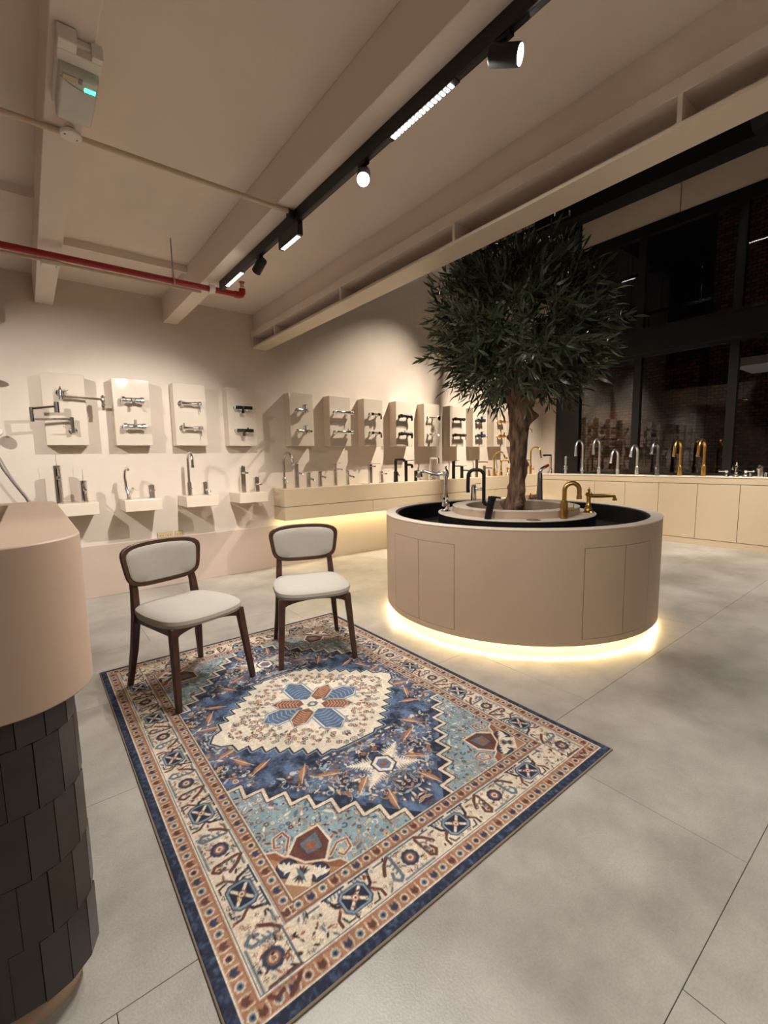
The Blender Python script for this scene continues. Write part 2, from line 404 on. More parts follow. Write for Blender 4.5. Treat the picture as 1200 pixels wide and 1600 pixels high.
# ================================================================== ceiling services
pipe_y, pipe_z = 3.77, 2.652
t = thing('sprinkler_pipe', 'red sprinkler pipe crossing under the ceiling beams with upright head', 'pipe', (0,0,0))
MB().cyl((-2.9,pipe_y,pipe_z),(1.47,pipe_y,pipe_z),.0215,n=18).build('pipe','red_paint',t)
MB().tube([(1.45,pipe_y,pipe_z),(1.485,pipe_y,pipe_z),(1.503,pipe_y,pipe_z+.006),(1.512,pipe_y,pipe_z+.024),(1.513,pipe_y,pipe_z+.05)],.027,n=16).build('elbow','red_paint',t)
h = MB().cyl((1.513,pipe_y,2.70),(1.513,pipe_y,2.715),.02).build('sprinkler_collar','chrome',t)
hd = MB().bar((1.501,pipe_y,2.713),(1.501,pipe_y,2.755),.005,.006).bar((1.525,pipe_y,2.713),(1.525,pipe_y,2.755),.005,.006).cyl((1.513,pipe_y,2.715),(1.513,pipe_y,2.745),.004).lathe([(.024,0),(.027,.002),(.024,.004)],16,(1.513,pipe_y,2.755))
hd.build('sprinkler_head','red_paint',t)
t = thing('pipe_hanger', 'steel loop hanger holding the red pipe on a threaded rod', 'pipe hanger', (.983,pipe_y,pipe_z))
MB().tube([(0,.0,.10)]+[(0,.03*math.sin(a),.03*math.cos(a)) for a in np.linspace(.35,2*math.pi-.35,20)]+[(0,0,.10)],.006,n=6).build('loop','steel',t)
MB().cyl((0,0,.09),(0,0,ZC-pipe_z),.004,n=8).build('rod','grey_plastic',t)
t = thing('red_riser', 'dark red vertical pipe end at the left picture edge', 'pipe', (-.215,4.86,2.50))
MB().lathe([(.0,0),(.03,.004),(.045,.02),(.05,.05),(.05,.455)],20).build('pipe','red_paint',t)
MB().lathe([(.06,0),(.066,.01),(.066,.05),(.06,.06)],20,(0,0,.2)).build('coupling','red_paint',t)
t = thing('conduit', 'beige cable conduit under the beams leading to the light track', 'conduit', (0,2.475,2.701))
MB().cyl((-2.9,0,0),(1.30,0,0),.0115,n=12).build('pipe','conduit_paint',t)
MB().cyl((1.285,0,-.012),(1.34,0,-.012),.024,n=14).build('end_cap','black_metal',t)
t = thing('junction_box', 'round white junction box hanging below the emergency light', 'junction box', (.262,2.402,2.655))
MB().lathe([(.0,-.003),(.036,-.003),(.04,.0),(.04,.010),(.03,.018)],24).build('lid','white_plastic',t)
MB().lathe([(.012,.018),(.012,.046)],12).lathe([(.018,.03),(.018,.04)],12).build('neck','white_plastic',t)
MB().cyl((-.022,-.01,-.005),(-.022,-.01,-.002),.004,n=8).build('screw','grey_plastic',t)
MB().cyl((.022,.01,-.005),(.022,.01,-.002),.003,n=8).build('screw','grey_plastic',t)
t = thing('conduit', 'thin beige conduit running behind the red sprinkler pipe', 'conduit', (0,4.02,2.700))
MB().cyl((-2.9,0,0),(1.26,0,0),.011,n=12).build('pipe','conduit_paint',t)
t = thing('conduit_box', 'small white cable box on the beam behind the red pipe', 'junction box', (.25,4.03,2.672))
MB().box(-.055,-.03,0,.055,.03,.03).build('box','white_plastic',t,bevel=.006)
MB().cyl((.03,-.01,-.004),(.03,-.01,.001),.004,n=8).build('screw','grey_plastic',t)
t = thing('pipe_clip', 'white saddle clip fixing the red pipe below the track beam', 'pipe clip', (1.265,pipe_y,pipe_z))
MB().arc((0,0),.0225,.034,0,360,-.02,.02,20).build('saddle','white_plastic',t)
t.rotation_euler = (0, R(90), 0)

t = thing('emergency_light', 'white emergency light with green indicator fixed under a ceiling beam', 'emergency light', (.262,2.09,2.715))
MB().box(-.066,-.15,-.026,.066,.19,0).build('base_plate','white_plastic',t,bevel=.006)
MB().box(-.058,-.085,-.082,.058,.185,-.026).build('lens','frosted_lens',t,bevel=.012,seg=3)
MB().box(.016,-.045,-.0845,.050,-.026,-.079).build('indicator','green_led',t,bevel=.002)
MB().box(-.066,-.185,-.05,-.012,-.13,-.004).build('bracket_ear','white_plastic',t,bevel=.003)
MB().box(.030,-.165,-.05,.064,-.13,-.004).build('bracket_ear','white_plastic',t,bevel=.003)
MB().box(-.066,-.14,-.052,.064,-.088,-.024).build('bracket','white_plastic',t,bevel=.003)
MB().box(-.050,-.080,-.0845,-.01,-.052,-.0815).build('terminal_cover','socket_plate',t,bevel=.002)
MB().box(-.004,-.082,-.0845,.008,-.055,-.0815).build('terminal_cover','grey_plastic',t,bevel=.002)
MB().tube([(-.056,-.062,-.0835),(-.03,-.04,-.084),(.0,-.028,-.084),(.03,-.022,-.084),(.056,-.026,-.0835)],.0012,n=6).build('seam','grey_plastic',t)

# black magnetic track under the beam with its lamps
TX = 1.335
t = thing('light_track', 'long black light track fixed along a ceiling beam', 'light track', (TX,0,2.65))
MB().box(-.016,-2.8,0,.016,3.75,ZB-2.65).build('track_body','black_metal',t,smooth=False,bevel=.002)
MB().box(-.007,-2.8,-.001,.007,3.74,0.0).build('track_slot','black_matt',t,smooth=False)
def linear_light(y0, y1, label, drop=0., nseg=16, x=TX):
    t = thing('linear_light', label, 'track light', (x,(y0+y1)/2,2.65), 0, 'linear modules on the black tracks')
    L = y1-y0
    hb = .004+drop
    MB().box(-.0165,-L/2-.02,-hb,.0165,L/2+.02,-.001).build('housing','black_metal',t,smooth=False,bevel=.002)
    for i in range(nseg):
        yy = -L/2+L*(i+.5)/nseg
        MB().box(-.011,yy-L/nseg*.30,-hb-.003,.011,yy+L/nseg*.30,-hb+.001).build('led_cell','led_cool',t,smooth=False)
    return t
def track_spot(loc, target, label, length=.10, r=.031, post=.035, lit='spot_face', group='spot heads on the black tracks'):
    t = thing('track_spot', label, 'track light', loc, 0, group)
    d = (Vector(target)-Vector(loc)).normalized()
    c = Vector((0,0,-post-r*.6))
    MB().cyl((0,0,0),(0,0,-post),.008).box(-.012,-.03,-.012,.012,.03,0).build('stem','black_metal',t)
    a, b = c-d*length*.45, c+d*length*.55
    q = MB().lathe([(r*.9,0),(r,.006),(r,length),(r*.9,length+.001),(r*.88,length-.008)],24,a,d)
    q.build('barrel','black_metal',t)
    MB().lathe([(r*.87,0),(r*.8,.003)],24,b-d*.007,d).build('lens',lit,t)
    return t
for a in TRACK_SPOTS: track_spot(*a[:3])
linear_light(1.254,1.603,'long lit linear module on the track between two spot heads',nseg=16)
linear_light(2.45,2.66,'hanging lit linear box on the track past the conduit',drop=.072,nseg=9)
linear_light(3.31,3.62,'lit linear module at the far end of the black track',nseg=12)
# second track over the reception side, same kind
t = thing('light_track', 'second black light track over the reception side', 'light track', (-1.05,0,2.65))
MB().box(-.016,-2.8,0,.016,3.7,ZC-2.65).build('track_body','black_metal',t,smooth=False,bevel=.002)
linear_light(-1.0,-.2,'added unseen fill module on the track behind the viewer',nseg=30)  # added out of view as a housing for the fill light
linear_light(.8,1.6,'added unseen fill module on the track over the reception side',nseg=30,x=-1.05)  # unseen housing added for the reception side fill light
track_spot((-1.05,2.84,2.65),(.45,5.1,1.1),'lit spot head on the track over the reception side')
# tracks hung in the double height hall
t = thing('hanging_track', 'black light track hung on wires behind the tree crown', 'light track', (5.45,0,4.2))
MB().box(-.02,3.2,0,.02,4.85,.06).build('track_body','black_metal',t,smooth=False)
for y in (3.4,4.1,4.7): MB().cyl((0,y,.06),(0,y,5.9-4.2),.004,n=6).build('wire','black_metal',t)
track_spot((5.45,4.33,4.2),(3.0,2.0,1.8),'lit spot head hanging low on a stem behind the tree crown',length=.12,r=.04,post=.42,group='spot heads on the hanging tracks')
t = thing('high_track', 'long black light track high under the hall ceiling with lit inserts', 'light track', (HX2,0,HZ2))
MB().box(-.02,-2,0,.02,5.08,.06).build('track_body','black_metal',t,smooth=False)
for y in (-1.5,.2,1.9,3.55,4.75): MB().cyl((0,y,.06),(0,y,5.9-HZ2),.004,n=6).build('wire','black_metal',t)
for y0,y1 in ((4.6,5.05),(2.3,2.68),(.2,.7)): MB().box(-.014,y0,-.006,.014,y1,.0).build('led_insert','led_cool',t,smooth=False)
for a in HALL_SPOTS: track_spot(a[0],a[1],a[2],length=.13,r=.04,group='spot heads on the hanging tracks')
t = thing('air_duct', 'black chamfered air duct under the hall ceiling', 'duct', (6.55,0,5.15))
MB().prism([(-.35,-.10),(-.22,-.2),(.22,-.2),(.35,-.10),(.35,.2),(-.35,.2)],0,2.0).build('duct','upper_black',t,smooth=False)
t.rotation_euler = (R(90),0,0); t.location = (6.9,1.75,5.05)
tag(MB().box(7.55,-3,5.25,7.9,5.1,5.5).build('roof_beam','upper_black',smooth=False), 'black steel roof beam along the top of the window wall', 'beam', kind='structure')

# ================================================================== display boards and shelves on the back wall
BX = [.155,.69,1.225,1.77,2.51,3.06,3.595,4.148,4.69,5.24,5.777,6.316,6.86]
blab = ['with two folding pot fillers','with two rounded chrome bath mixers','with two slim chrome bath mixers','with two square chrome and black mixers',
 'with two chrome mixers, above the left end of the floating counter','with two long chrome bar mixers','with two jointed chrome mixers','with two black hooked bar mixers',
 'with two small round chrome mixers','with two black long bar mixers','with two slate grey mixers','with two gold mixers left of the tree trunk','with one gold spout, hidden behind the tree trunk']
for x, l in zip(BX, blab):
    tag(MB().box(0,-.15,0,.318,0,.63).build('display_board','board_gloss',smooth=False,bevel=.004,loc=(x,YB,1.472)), 'glossy beige display board '+l, 'display board', 'display boards on the back wall')
for x, l in ((.165,'below the pot filler board'),(.69,'with a tall bent tap, below the second board'),(1.235,'with a gooseneck tap, below the third board'),(1.785,'with square taps, below the fourth board')):
    tag(MB().box(0,-.34,0,.32,0,.11).build('tap_shelf','panel_lacquer',smooth=False,bevel=.004,loc=(x,YB,.846)), 'thick beige wall shelf '+l, 'shelf', 'tap shelves on the back wall')
# sockets
def socket(x, n, label):
    t = thing('wall_socket', label, 'socket', (x, YB-.012, .505), 0, 'wall sockets behind the chair')
    MB().box(0,-.008,0,.075*n-.004,0,.07).build('plate','socket_plate',t,smooth=False,bevel=.002)
    for i in range(n):
        for dx in (.022,.048): MB().cyl((.075*i+dx,-.0085,.035),(.075*i+dx,-.0078,.035),.005,n=8).build('hole','dark_gap',t)
    return t
socket(1.01,2,'double beige wall socket behind the left chair backrest'); socket(1.18,1,'single beige wall socket right of the double socket')

# floating counter ------------------------------------------------
FZ = .968
t = thing('floating_worktop', 'long beige worktop of the floating counter carrying taps', 'worktop', (0,0,0))
MB().box(2.325,4.85,.758,7.424,YB-.001,FZ).build('slab','counter_lacquer',t,smooth=False,bevel=.003)
ux = [2.325,3.61,4.89,6.17,7.43]
ul = ['leftmost drawer unit under the floating worktop','second drawer unit under the floating worktop','third drawer unit under the floating worktop, behind the island','last drawer unit under the floating worktop by the corner']
for i in range(4):
    t = thing('drawer_unit', ul[i], 'cabinet', (ux[i],4.85,.595), 0, 'drawer units of the floating counter')
    W = ux[i+1]-ux[i]
    MB().box(.0,.022,0,W,.29,.156).build('carcass','counter_lacquer',t,smooth=False)
    MB().box(.002,0,.0,W-.002,.02,.157).build('drawer_front','counter_lacquer',t,smooth=False,bevel=.0015)
    MB().box(.01,.0195,.001,W-.01,.0225,.162).build('shadow_gap','dark_gap',t,smooth=False)
t = thing('led_strip', 'warm light strip under the floating counter', 'light strip', (0,0,.590))
MB().box(2.36,5.02,0,7.40,5.035,.005).build('diffuser','led_soft',t,smooth=False)
# window counter --------------------------------------------------
WZ = .96
t = thing('window_worktop', 'beige worktop running along the black windows', 'worktop', (0,0,0))
MB().box(7.43,-2.6,.872,XW-.055,YB,WZ).build('slab','counter_lacquer',t,smooth=False,bevel=.004)
MB().box(7.425,-2.6,WZ-.0,XW-.055,YB-.0,WZ+.006).build('top_sheet','island_top',t,smooth=False,bevel=.002)
yj = [4.85,4.27,3.777,3.284,2.795,2.293,1.802,1.31,.82,.33,-.16,-.65]
for i in range(11):
    t = thing('base_cabinet', 'beige handleless cabinet under the window worktop, number %s from the corner' % ['one','two','three','four','five','six','seven','eight','nine','ten','eleven'][i], 'cabinet', (7.43,yj[i+1],0), 0, 'cabinets under the window worktop')
    W = yj[i]-yj[i+1]
    MB().box(.022,0,.086,.51,W,.872).build('carcass','counter_lacquer',t,smooth=False)
    MB().box(0,.003,.09,.019,W-.003,.866).build('door','counter_lacquer',t,smooth=False,bevel=.0015)
    MB().box(.0185,.001,.092,.0225,W-.001,.871).build('shadow_gap','dark_gap',t,smooth=False)
    MB().box(.004,0,0,.1,W,.085).build('plinth','counter_lacquer',t,smooth=False)

# ================================================================== round island with planter
IC = (3.243, 2.342)
t = thing('round_island', 'round beige tap island with dark trough and glowing plinth', 'island', (IC[0],IC[1],0))
o0 = (0,0)
MB().arc(o0,1.07,1.09,0,360,.726,.838,96).build('upper_band','island_paint',t)
MB().arc(o0,1.07,1.09,0,360,.092,.134,96).build('lower_band','island_paint',t)
doors = [(161.4,178.9),(179.1,195.5),(239.1,255.3),(255.5,269.7)]
spans = [(-90.3+360+.15,161.25+360),(195.65,238.95)]
b = MB()
for a0,a1 in ((269.85,521.25),(195.65,238.95)): b.arc(o0,1.07,1.09,a0,a1,.134,.726,72)
b.build('side_panel','island_paint',t)
MB().arc(o0,1.0665,1.0702,0,360,.094,.80,120).build('inner_wall','dark_gap',t)
MB().arc(o0,1.03,1.0665,0,360,.1665,.18,96).build('groove_lid','island_paint',t)
for a0,a1 in doors: MB().arc(o0,1.071,1.0898,a0+.06,a1-.06,.1365,.7235,16).build('door','island_paint',t)
MB().arc(o0,1.010,1.092,0,360,.838,.846,120).build('rim','island_top',t,bevel=.002)
MB().arc(o0,.99,1.0105,0,360,.62,.8375,96).build('trough_wall','black_tile',t)
MB().arc(o0,.60,1.0,0,360,.66,.70,96).build('trough_floor','black_tile',t)
MB().arc(o0,.60,.6395,0,360,.70,.828,96).build('drum','black_tile',t)
MB().arc(o0,.40,.642,0,360,.828,.836,96).build('drum_top','island_top',t,bevel=.002)
MB().arc(o0,.41,.518,0,360,.836,.888,96).build('planter_ring','island_paint',t,bevel=.002)
MB().arc(o0,.411,.5185,0,360,.888,.891,96).build('planter_cap','island_top',t)
MB().arc(o0,.400,.4105,0,360,.6,.8885,72).build('planter_lining','island_paint',t)
MB().lathe([(0,.815),(.15,.812),(.3,.80),(.402,.795)],40).build('soil','soil',t)
MB().arc(o0,.9,1.036,0,360,0,.168,96).build('plinth','island_top',t)
MB().arc(o0,1.040,1.066,0,360,.160,.166,120).build('led_strip','led_warm',t)
tag(MB().lathe([(.0,0),(.05,.0),(.052,.003),(.045,.005),(0,.004)],24).build('drain_cover','steel',loc=(IC[0]-.372,IC[1]-.44,.836)), 'small flat steel cover lying on the island ring', 'cover')

# ================================================================== olive tree in the island
def tree():
    tx, ty = IC[0]+.012, IC[1]-.006
    t = thing('olive_tree', 'tall olive tree with dense dark crown growing from the round island', 'tree', (tx,ty,.80))
    # trunk: lumpy bark column, knots, flaring into forks
    prof = [(0,.09),(.05,.078),(.12,.070),(.25,.064),(.4,.062),(.55,.066),(.68,.070),(.78,.078),(.86,.088),(.93,.10),(1.0,.11)]
    vs, fs, N, rr = [], [], 40, random.Random(3)
    knots = [(rr.uniform(0,6.28), rr.uniform(.05,.85), rr.uniform(.014,.034), rr.uniform(.10,.22)) for _ in range(26)]
    M = 70
    for j in range(M+1):
        z = prof[-1][0]*j/M
        r0 = np.interp(z,[p[0] for p in prof],[p[1] for p in prof])
        for i in range(N):
            a = 2*math.pi*i/N
            r = r0*(1+.07*math.sin(3*a+4*z)+.05*math.sin(7*a-9*z)+.03*math.sin(13*a+23*z))
            for ka,kz,kh,kw in knots:
                da = (a-ka+math.pi)%(2*math.pi)-math.pi
                r += kh*math.exp(-(da*da/.12+(z-kz)**2/(kw*kw*.06)))
            vs.append((.02*math.sin(3.2*z)+.03*z+r*math.cos(a), r*math.sin(a), z))
    for j in range(M):
        for i in range(N): fs.append((j*N+i,j*N+(i+1)%N,(j+1)*N+(i+1)%N,(j+1)*N+i))
    mb = MB(); mb.v = vs; mb.f = fs; mb.f.append(tuple(range(M*N,(M+1)*N)))
    mb.build('trunk','bark',t)
    CZ, RXY, RZ = 1.53, .745, .74     # crown centre above base
    brs = []
    for k in range(9):
        a = k*2.4+.3; e = rr.uniform(.35,.75)
        p0 = Vector((.05+.05*math.cos(a),.05*math.sin(a),.92)); p3 = Vector((e*.85*math.cos(a),e*.85*math.sin(a),CZ+rr.uniform(-.25,.55)))
        pts = []
        for q in np.linspace(0,1,9):
            p = p0.lerp(p3,q); p.z += .12*math.sin(q*math.pi); p.x += .03*math.sin(9*q+k); pts.append(p)
        brs.append(pts)
        MB().tube(pts,[.042*(1-.8*q)+.005 for q in np.linspace(0,1,9)],n=8).build('branch','bark',t)
    # leaf template: narrow curved blade along +x
    L = [(0,0,0),(.03,.0080,.004),(.03,-.0080,.004),(.066,.0105,.004),(.066,-.0105,.004),(.098,.006,-.004),(.098,-.006,-.004),(.122,0,-.016)]
    LF = [(0,2,1),(1,2,4,3),(3,4,6,5),(5,6,7)]
    leaves, twigs = [], MB()
    camp = Vector((0,0,1.3))-Vector((tx,ty,.8))
    for _ in range(760):
        # point in a rounded box shaped crown, biased to the shell, wider towards the top
        while True:
            d = Vector((rr.gauss(0,1),rr.gauss(0,1),rr.gauss(0,1))).normalized()
            if d.z > -.85: break
        s = (abs(d.x)**2.6+abs(d.y)**2.6+abs(d.z)**2.6)**(-1/2.6)
        rad = rr.uniform(.35,1.0)**.42
        lump = 1+.10*math.sin(5*d.x+1.3)*math.cos(4*d.y+2*d.z)+.06*math.sin(9*d.z+4*d.x)
        p = Vector((d.x*RXY*s, d.y*RXY*s, d.z*RZ*s))*rad*lump*.71
        if p.z < -.3:
            k = 1-.35*min(1,(-.3-p.z)/.3); p.x *= k; p.y *= k
        base = Vector((.03,0,CZ))+p
        out = Vector((p.x,p.y,p.z*.85+.05)).normalized()
        dr = (out+Vector((rr.gauss(0,.45),rr.gauss(0,.45),rr.gauss(.08,.4)))).normalized()
        ln = rr.uniform(.13,.24)
        side = dr.cross(Vector((rr.gauss(0,1),rr.gauss(0,1),rr.gauss(0,1)))).normalized()
        bend = rr.uniform(-.05,.03)
        pts = [base+dr*(ln*q)+Vector((0,0,bend*q*q)) for q in (0,.35,.7,1)]
        twigs.tube(pts,[.003,.0025,.002,.0012],n=4)
        nl = rr.randint(10,14)
        for i in range(nl):
            q = .12+.88*i/(nl-1)
            pos = base+dr*(ln*q)+Vector((0,0,bend*q*q))
            ang = i*2.4+rr.uniform(-.4,.4)
            ax = Matrix.Rotation(ang,3,dr) @ side
            ld = (dr*rr.uniform(.35,.9)+ax*.8+Vector((0,0,rr.uniform(-.35,.15)))).normalized() if i < nl-1 else dr
            up = ld.cross(ax.cross(dr)+Vector((0,0,.3)));  up = up.normalized() if up.length > 1e-3 else Vector((0,0,1))
            yv = up.cross(ld).normalized(); zv = ld.cross(yv)
            sc_ = rr.uniform(.65,1.12)
            mt = Matrix(((ld.x*sc_,yv.x*sc_,zv.x*sc_,pos.x),(ld.y*sc_,yv.y*sc_,zv.y*sc_,pos.y),(ld.z*sc_,yv.z*sc_,zv.z*sc_,pos.z),(0,0,0,1)))
            leaves.append(((pos-camp).length, mt))
    leaves.sort(key=lambda q: q[0])
    tpl = MB(); tpl.add(L,LF)
    me = bpy.data.meshes.new('leaf'); me.from_pydata(tpl.v,[],tpl.f); me.shade_smooth(); me.materials.append(MATS['leaf_green'])
    for _, mt in leaves[:300]: share('leaf', me, t, mt)
    A = np.array([[list(r) for r in mt] for _, mt in leaves[300:]])
    P = np.c_[np.array(L), np.ones(len(L))]
    V = np.einsum('nij,kj->nki', A, P)[:,:,:3].reshape(-1,3)
    F = [tuple(i+8*k for i in f) for k in range(len(A)) for f in LF]
    me2 = bpy.data.meshes.new('foliage'); me2.from_pydata(V.tolist(),[],F); me2.shade_smooth(); me2.materials.append(MATS['leaf_green'])
    o = bpy.data.objects.new('foliage', me2); col.objects.link(o); o.parent = t; o['kind'] = 'stuff'
    tw = twigs.build('twigs','bark',t); tw['kind'] = 'stuff'
tree()

# ================================================================== reception desk
def desk_outline(off, inner=False):
    x0, x1, y0, y1 = -1.5, .087-off, 1.15+off, 2.53-off
    r1 = .172-off; r2 = max(.03,.09-off)
    p = [(x0,y0)]+arcpts(x1-r1,y0+r1,r1,-90,0,16)+arcpts(x1-r2,y1-r2,r2,0,90,8)+[(x0,y1)]
    return p
def shell(mb, outer, inner, z0, z1):
    n = len(outer); assert n == len(inner)
    vs = [(x,y,z0) for x,y in outer]+[(x,y,z1) for x,y in outer]+[(x,y,z0) for x,y in inner]+[(x,y,z1) for x,y in inner]
    fs = []
    for i in range(n-1):
        fs += [(i,i+1,n+i+1,n+i),(2*n+i+1,2*n+i,3*n+i,3*n+i+1),(n+i,n+i+1,3*n+i+1,3*n+i),(i+1,i,2*n+i,2*n+i+1)]
    fs += [(0,n,3*n,2*n),(n-1,3*n-1,4*n-1,2*n-1)]
    return mb.add(vs, fs)
t = thing('reception_desk', 'curved beige reception desk on a dark tiled base', 'desk', (0,0,0))
out = desk_outline(0)
inn = [(-1.5,1.31)]+arcpts(-.146,1.38,.07,-90,0,16)+arcpts(-.106,2.388,.03,0,90,8)+[(-1.5,2.418)]
shell(MB(), out, inn, .778, 1.139).build('counter_ring','desk_paint',t,bevel=.004)
MB().prism(desk_outline(.05),.742,.7785).build('work_surface','desk_paint',t)
MB().prism(desk_outline(.058),.07,.745).build('base_core','dark_gap',t)
MB().prism(desk_outline(.085),.0,.075).build('plinth','desk_paint',t)
def desk_tiles():
    path = desk_outline(.046)
    # walk the path from front left over the rounded corner to the far side
    pts = []
    for (ax,ay),(bx,by) in zip(path[:-1],path[1:]):
        ln = math.hypot(bx-ax,by-ay); k = max(1,int(ln/.004))
        for i in range(k): pts.append((ax+(bx-ax)*i/k, ay+(by-ay)*i/k))
    P = np.array(pts); S = np.r_[0,np.cumsum(np.hypot(*np.diff(P,axis=0).T))]
    tw, th = .054, .155
    s0 = float(S[np.argmin(np.hypot(P[:,0]+.42,P[:,1]-1.196))])
    s1 = float(S[np.argmin(np.hypot(P[:,0]-.041,P[:,1]-2.44))])
    rr = random.Random(5)
    for row in range(5):
        z0 = .080+th*row; hh = min(th,.776-z0)
        tile = MB().box(-tw/2+.0004,-.002,.0006,tw/2-.0004,.011,hh-.0006)
        me = None
        s = s0+(tw/2 if row%2 else 0)
        while s < s1:
            x, y = np.interp(s,S,P[:,0]), np.interp(s,S,P[:,1])
            xa, ya = np.interp(s-.03,S,P[:,0]), np.interp(s-.03,S,P[:,1]); xb, yb2 = np.interp(s+.03,S,P[:,0]), np.interp(s+.03,S,P[:,1])
            ang = math.atan2(yb2-ya, xb-xa)
            mt = Matrix.Translation((x,y,z0)) @ Matrix.Rotation(ang+rr.uniform(-.02,.02),4,'Z') @ Matrix.Rotation(rr.uniform(-.008,.006),4,'X')
            if me is None:
                ob = tile.build('base_tile','desk_tile',t,smooth=False); ob.matrix_basis = mt; me = ob.data
            else: share('base_tile',me,t,mt)
            s += tw
desk_tiles()

# ================================================================== chairs
def back_panel(mb, w, h, d, y, z, n=28, k=5.0, grow=0., dome=0., ring=None):
    """rounded trapezoid plate, bowed about z like a chair back; ring = inner shrink factor for a frame"""
    def outline(s):
        o = []
        for i in range(n):
            a = 2*math.pi*i/n; c_, s_ = math.cos(a), math.sin(a)
            q = (abs(c_)**k+abs(s_)**k)**(-1/k)
            x = (w/2+s)*q*c_; zz = (h/2+s)*q*s_
            x *= 1+.07*(zz/(h/2)); zz += .012*math.cos(x/(w/2)*1.4)*(1 if zz > 0 else -1)
            o.append((x,zz))
        return o
    def place(x, zz, off): return (x, y+.09*((x/(w/2))**2)*-.35+off+zz*.12, z+zz)
    O = outline(grow)
    if ring is not None:
        I = outline(ring); vs = []
        for off in (0,d):
            vs += [place(x,zz,off) for x,zz in O]+[place(x,zz,off) for x,zz in I]
        fs = []
        for i in range(n):
            j = (i+1)%n
            fs += [(i,j,n+j,n+i),(2*n+j,2*n+i,3*n+i,3*n+j),(j,i,2*n+i,2*n+j),(n+i,n+j,3*n+j,3*n+i)]
        return mb.add(vs, fs)
    vs = []; rings = [(1,0.0+dome*.0),(.985,-dome*.6),(.93,-dome*.9),(.6,-dome),(.25,-dome)]
    for sc_, off in rings: vs += [place(x*sc_,zz*sc_,off) for x,zz in O]
    vs.append(place(0,0,-dome)); c1 = len(vs)-1
    b0 = len(vs); vs += [place(x,zz,d) for x,zz in O]
    fs = []
    for r_ in range(len(rings)-1):
        for i in range(n):
            j = (i+1)%n; fs.append((r_*n+i,r_*n+j,(r_+1)*n+j,(r_+1)*n+i))
    for i in range(n): fs.append(((len(rings)-1)*n+i,(len(rings)-1)*n+(i+1)%n,c1))
    for i in range(n): fs.append((i,b0+i,b0+(i+1)%n,(i+1)%n))
    fs.append(tuple(range(b0,b0+n)))
    return mb.add(vs, fs)
def make_chair(label, loc, rz):
    """front is -y; feet given by the photograph: 0.475 wide, 0.52 deep"""
    t = thing('dining_chair', label, 'chair', loc, rz, 'dining chairs on the rug')
    # seat cushion, rounded and domed
    n = 44; vs = []; fs = []
    layers = [(.90,.0),(.97,.006),(1.0,.022),(.985,.040),(.93,.052),(.75,.060),(.4,.064)]
    def seat_pt(a):
        c_, s_ = math.cos(a), math.sin(a); k = 4.6
        q = (abs(c_)**k+abs(s_)**k)**(-1/k)
        y = .245*q*s_
        wd = .247 if y < 0 else .247-.03*(y/.245)
        x = wd*q*c_
        if y < 0: y -= .024*math.cos(x/.247*1.35)*(-y/.245)
        return x, y
    for s_, z in layers:
        for i in range(n):
            x, y = seat_pt(2*math.pi*i/n)
            vs.append((x*s_, y*s_-.005, .424+z+(.006*(x/.24)**2 if z > .02 else 0)))
    for j in range(len(layers)-1):
        for i in range(n): fs.append((j*n+i,j*n+(i+1)%n,(j+1)*n+(i+1)%n,(j+1)*n+i))
    vs.append((0,-.005,.424+.065)); fs += [((len(layers)-1)*n+i,(len(layers)-1)*n+(i+1)%n,len(vs)-1) for i in range(n)]
    fs.append(tuple(range(n-1,-1,-1)))
    mb = MB(); mb.v = vs; mb.f = fs
    mb.build('seat','linen',t)
    for sx in (-1,1):
        # front leg: tapered, slightly splayed
        MB().bar((sx*.237,-.262,0),(sx*.207,-.205,.43),.030,.026,(0,1,0),.042,.036).build('leg','walnut',t,bevel=.005)
        # rear leg rises to carry the backrest, with a knee at the seat
        MB().tube([(sx*.228,.260,0),(sx*.205,.226,.22),(sx*.190,.206,.42),(sx*.182,.220,.56),(sx*.176,.246,.66)],[.0135,.018,.0205,.018,.015],square=True).build('leg','walnut',t,bevel=.004)
        MB().bar((sx*.205,-.20,.405),(sx*.190,.20,.405),.020,.042,(0,0,1)).build('side_rail','walnut',t,bevel=.003)
    # front rail with arched underside
    q = MB(); N = 14; V = []
    for i in range(N+1):
        x = -.2+.4*i/N; zl = .374+.040*math.cos(x/.2*math.pi/2)**.6
        for y in (-.218,-.196):
            V += [(x,y,zl),(x,y,.426)]
    F = []
    for i in range(N):
        a, b_ = i*4, i*4+4
        F += [(a,b_,b_+1,a+1),(a+2,a+3,b_+3,b_+2),(a,a+2,b_+2,b_),(a+1,b_+1,b_+3,a+3)]
    F += [(0,1,3,2),(N*4,N*4+2,N*4+3,N*4+1)]
    q.add(V,F).build('front_rail','walnut',t)
    MB().bar((-.19,.2,.405),(.19,.2,.405),.018,.04).build('rear_rail','walnut',t,bevel=.003)
    back_panel(MB(),.440,.205,.026,.235,.703,n=48,grow=.016,ring=-.008).build('backrest_frame','walnut',t,bevel=.004)
    bp = back_panel(MB(),.440,.205,.018,.242,.703,n=48,grow=-.007,dome=.016).build('backrest','linen',t)
    pi_ = []
    for i in range(49):
        a = 2*math.pi*i/48; c_, s_ = math.cos(a), math.sin(a); k = 5.0
        qq = (abs(c_)**k+abs(s_)**k)**(-1/k); x = (.22-.018)*qq*c_; zz = (.1025-.018)*qq*s_
        x *= 1+.07*(zz/.1025); zz += .012*math.cos(x/.22*1.4)*(1 if zz > 0 else -1)
        pi_.append((x, .2295-.0315*((x/.22)**2)+zz*.12, .703+zz))
    MB().tube(pi_,.0016,n=6).build('piping','linen',bp)
    return t
make_chair('linen and walnut chair on the rug nearer the reception desk', (.661,2.727,.0092), math.atan2(.50,-.153)-math.pi/2)
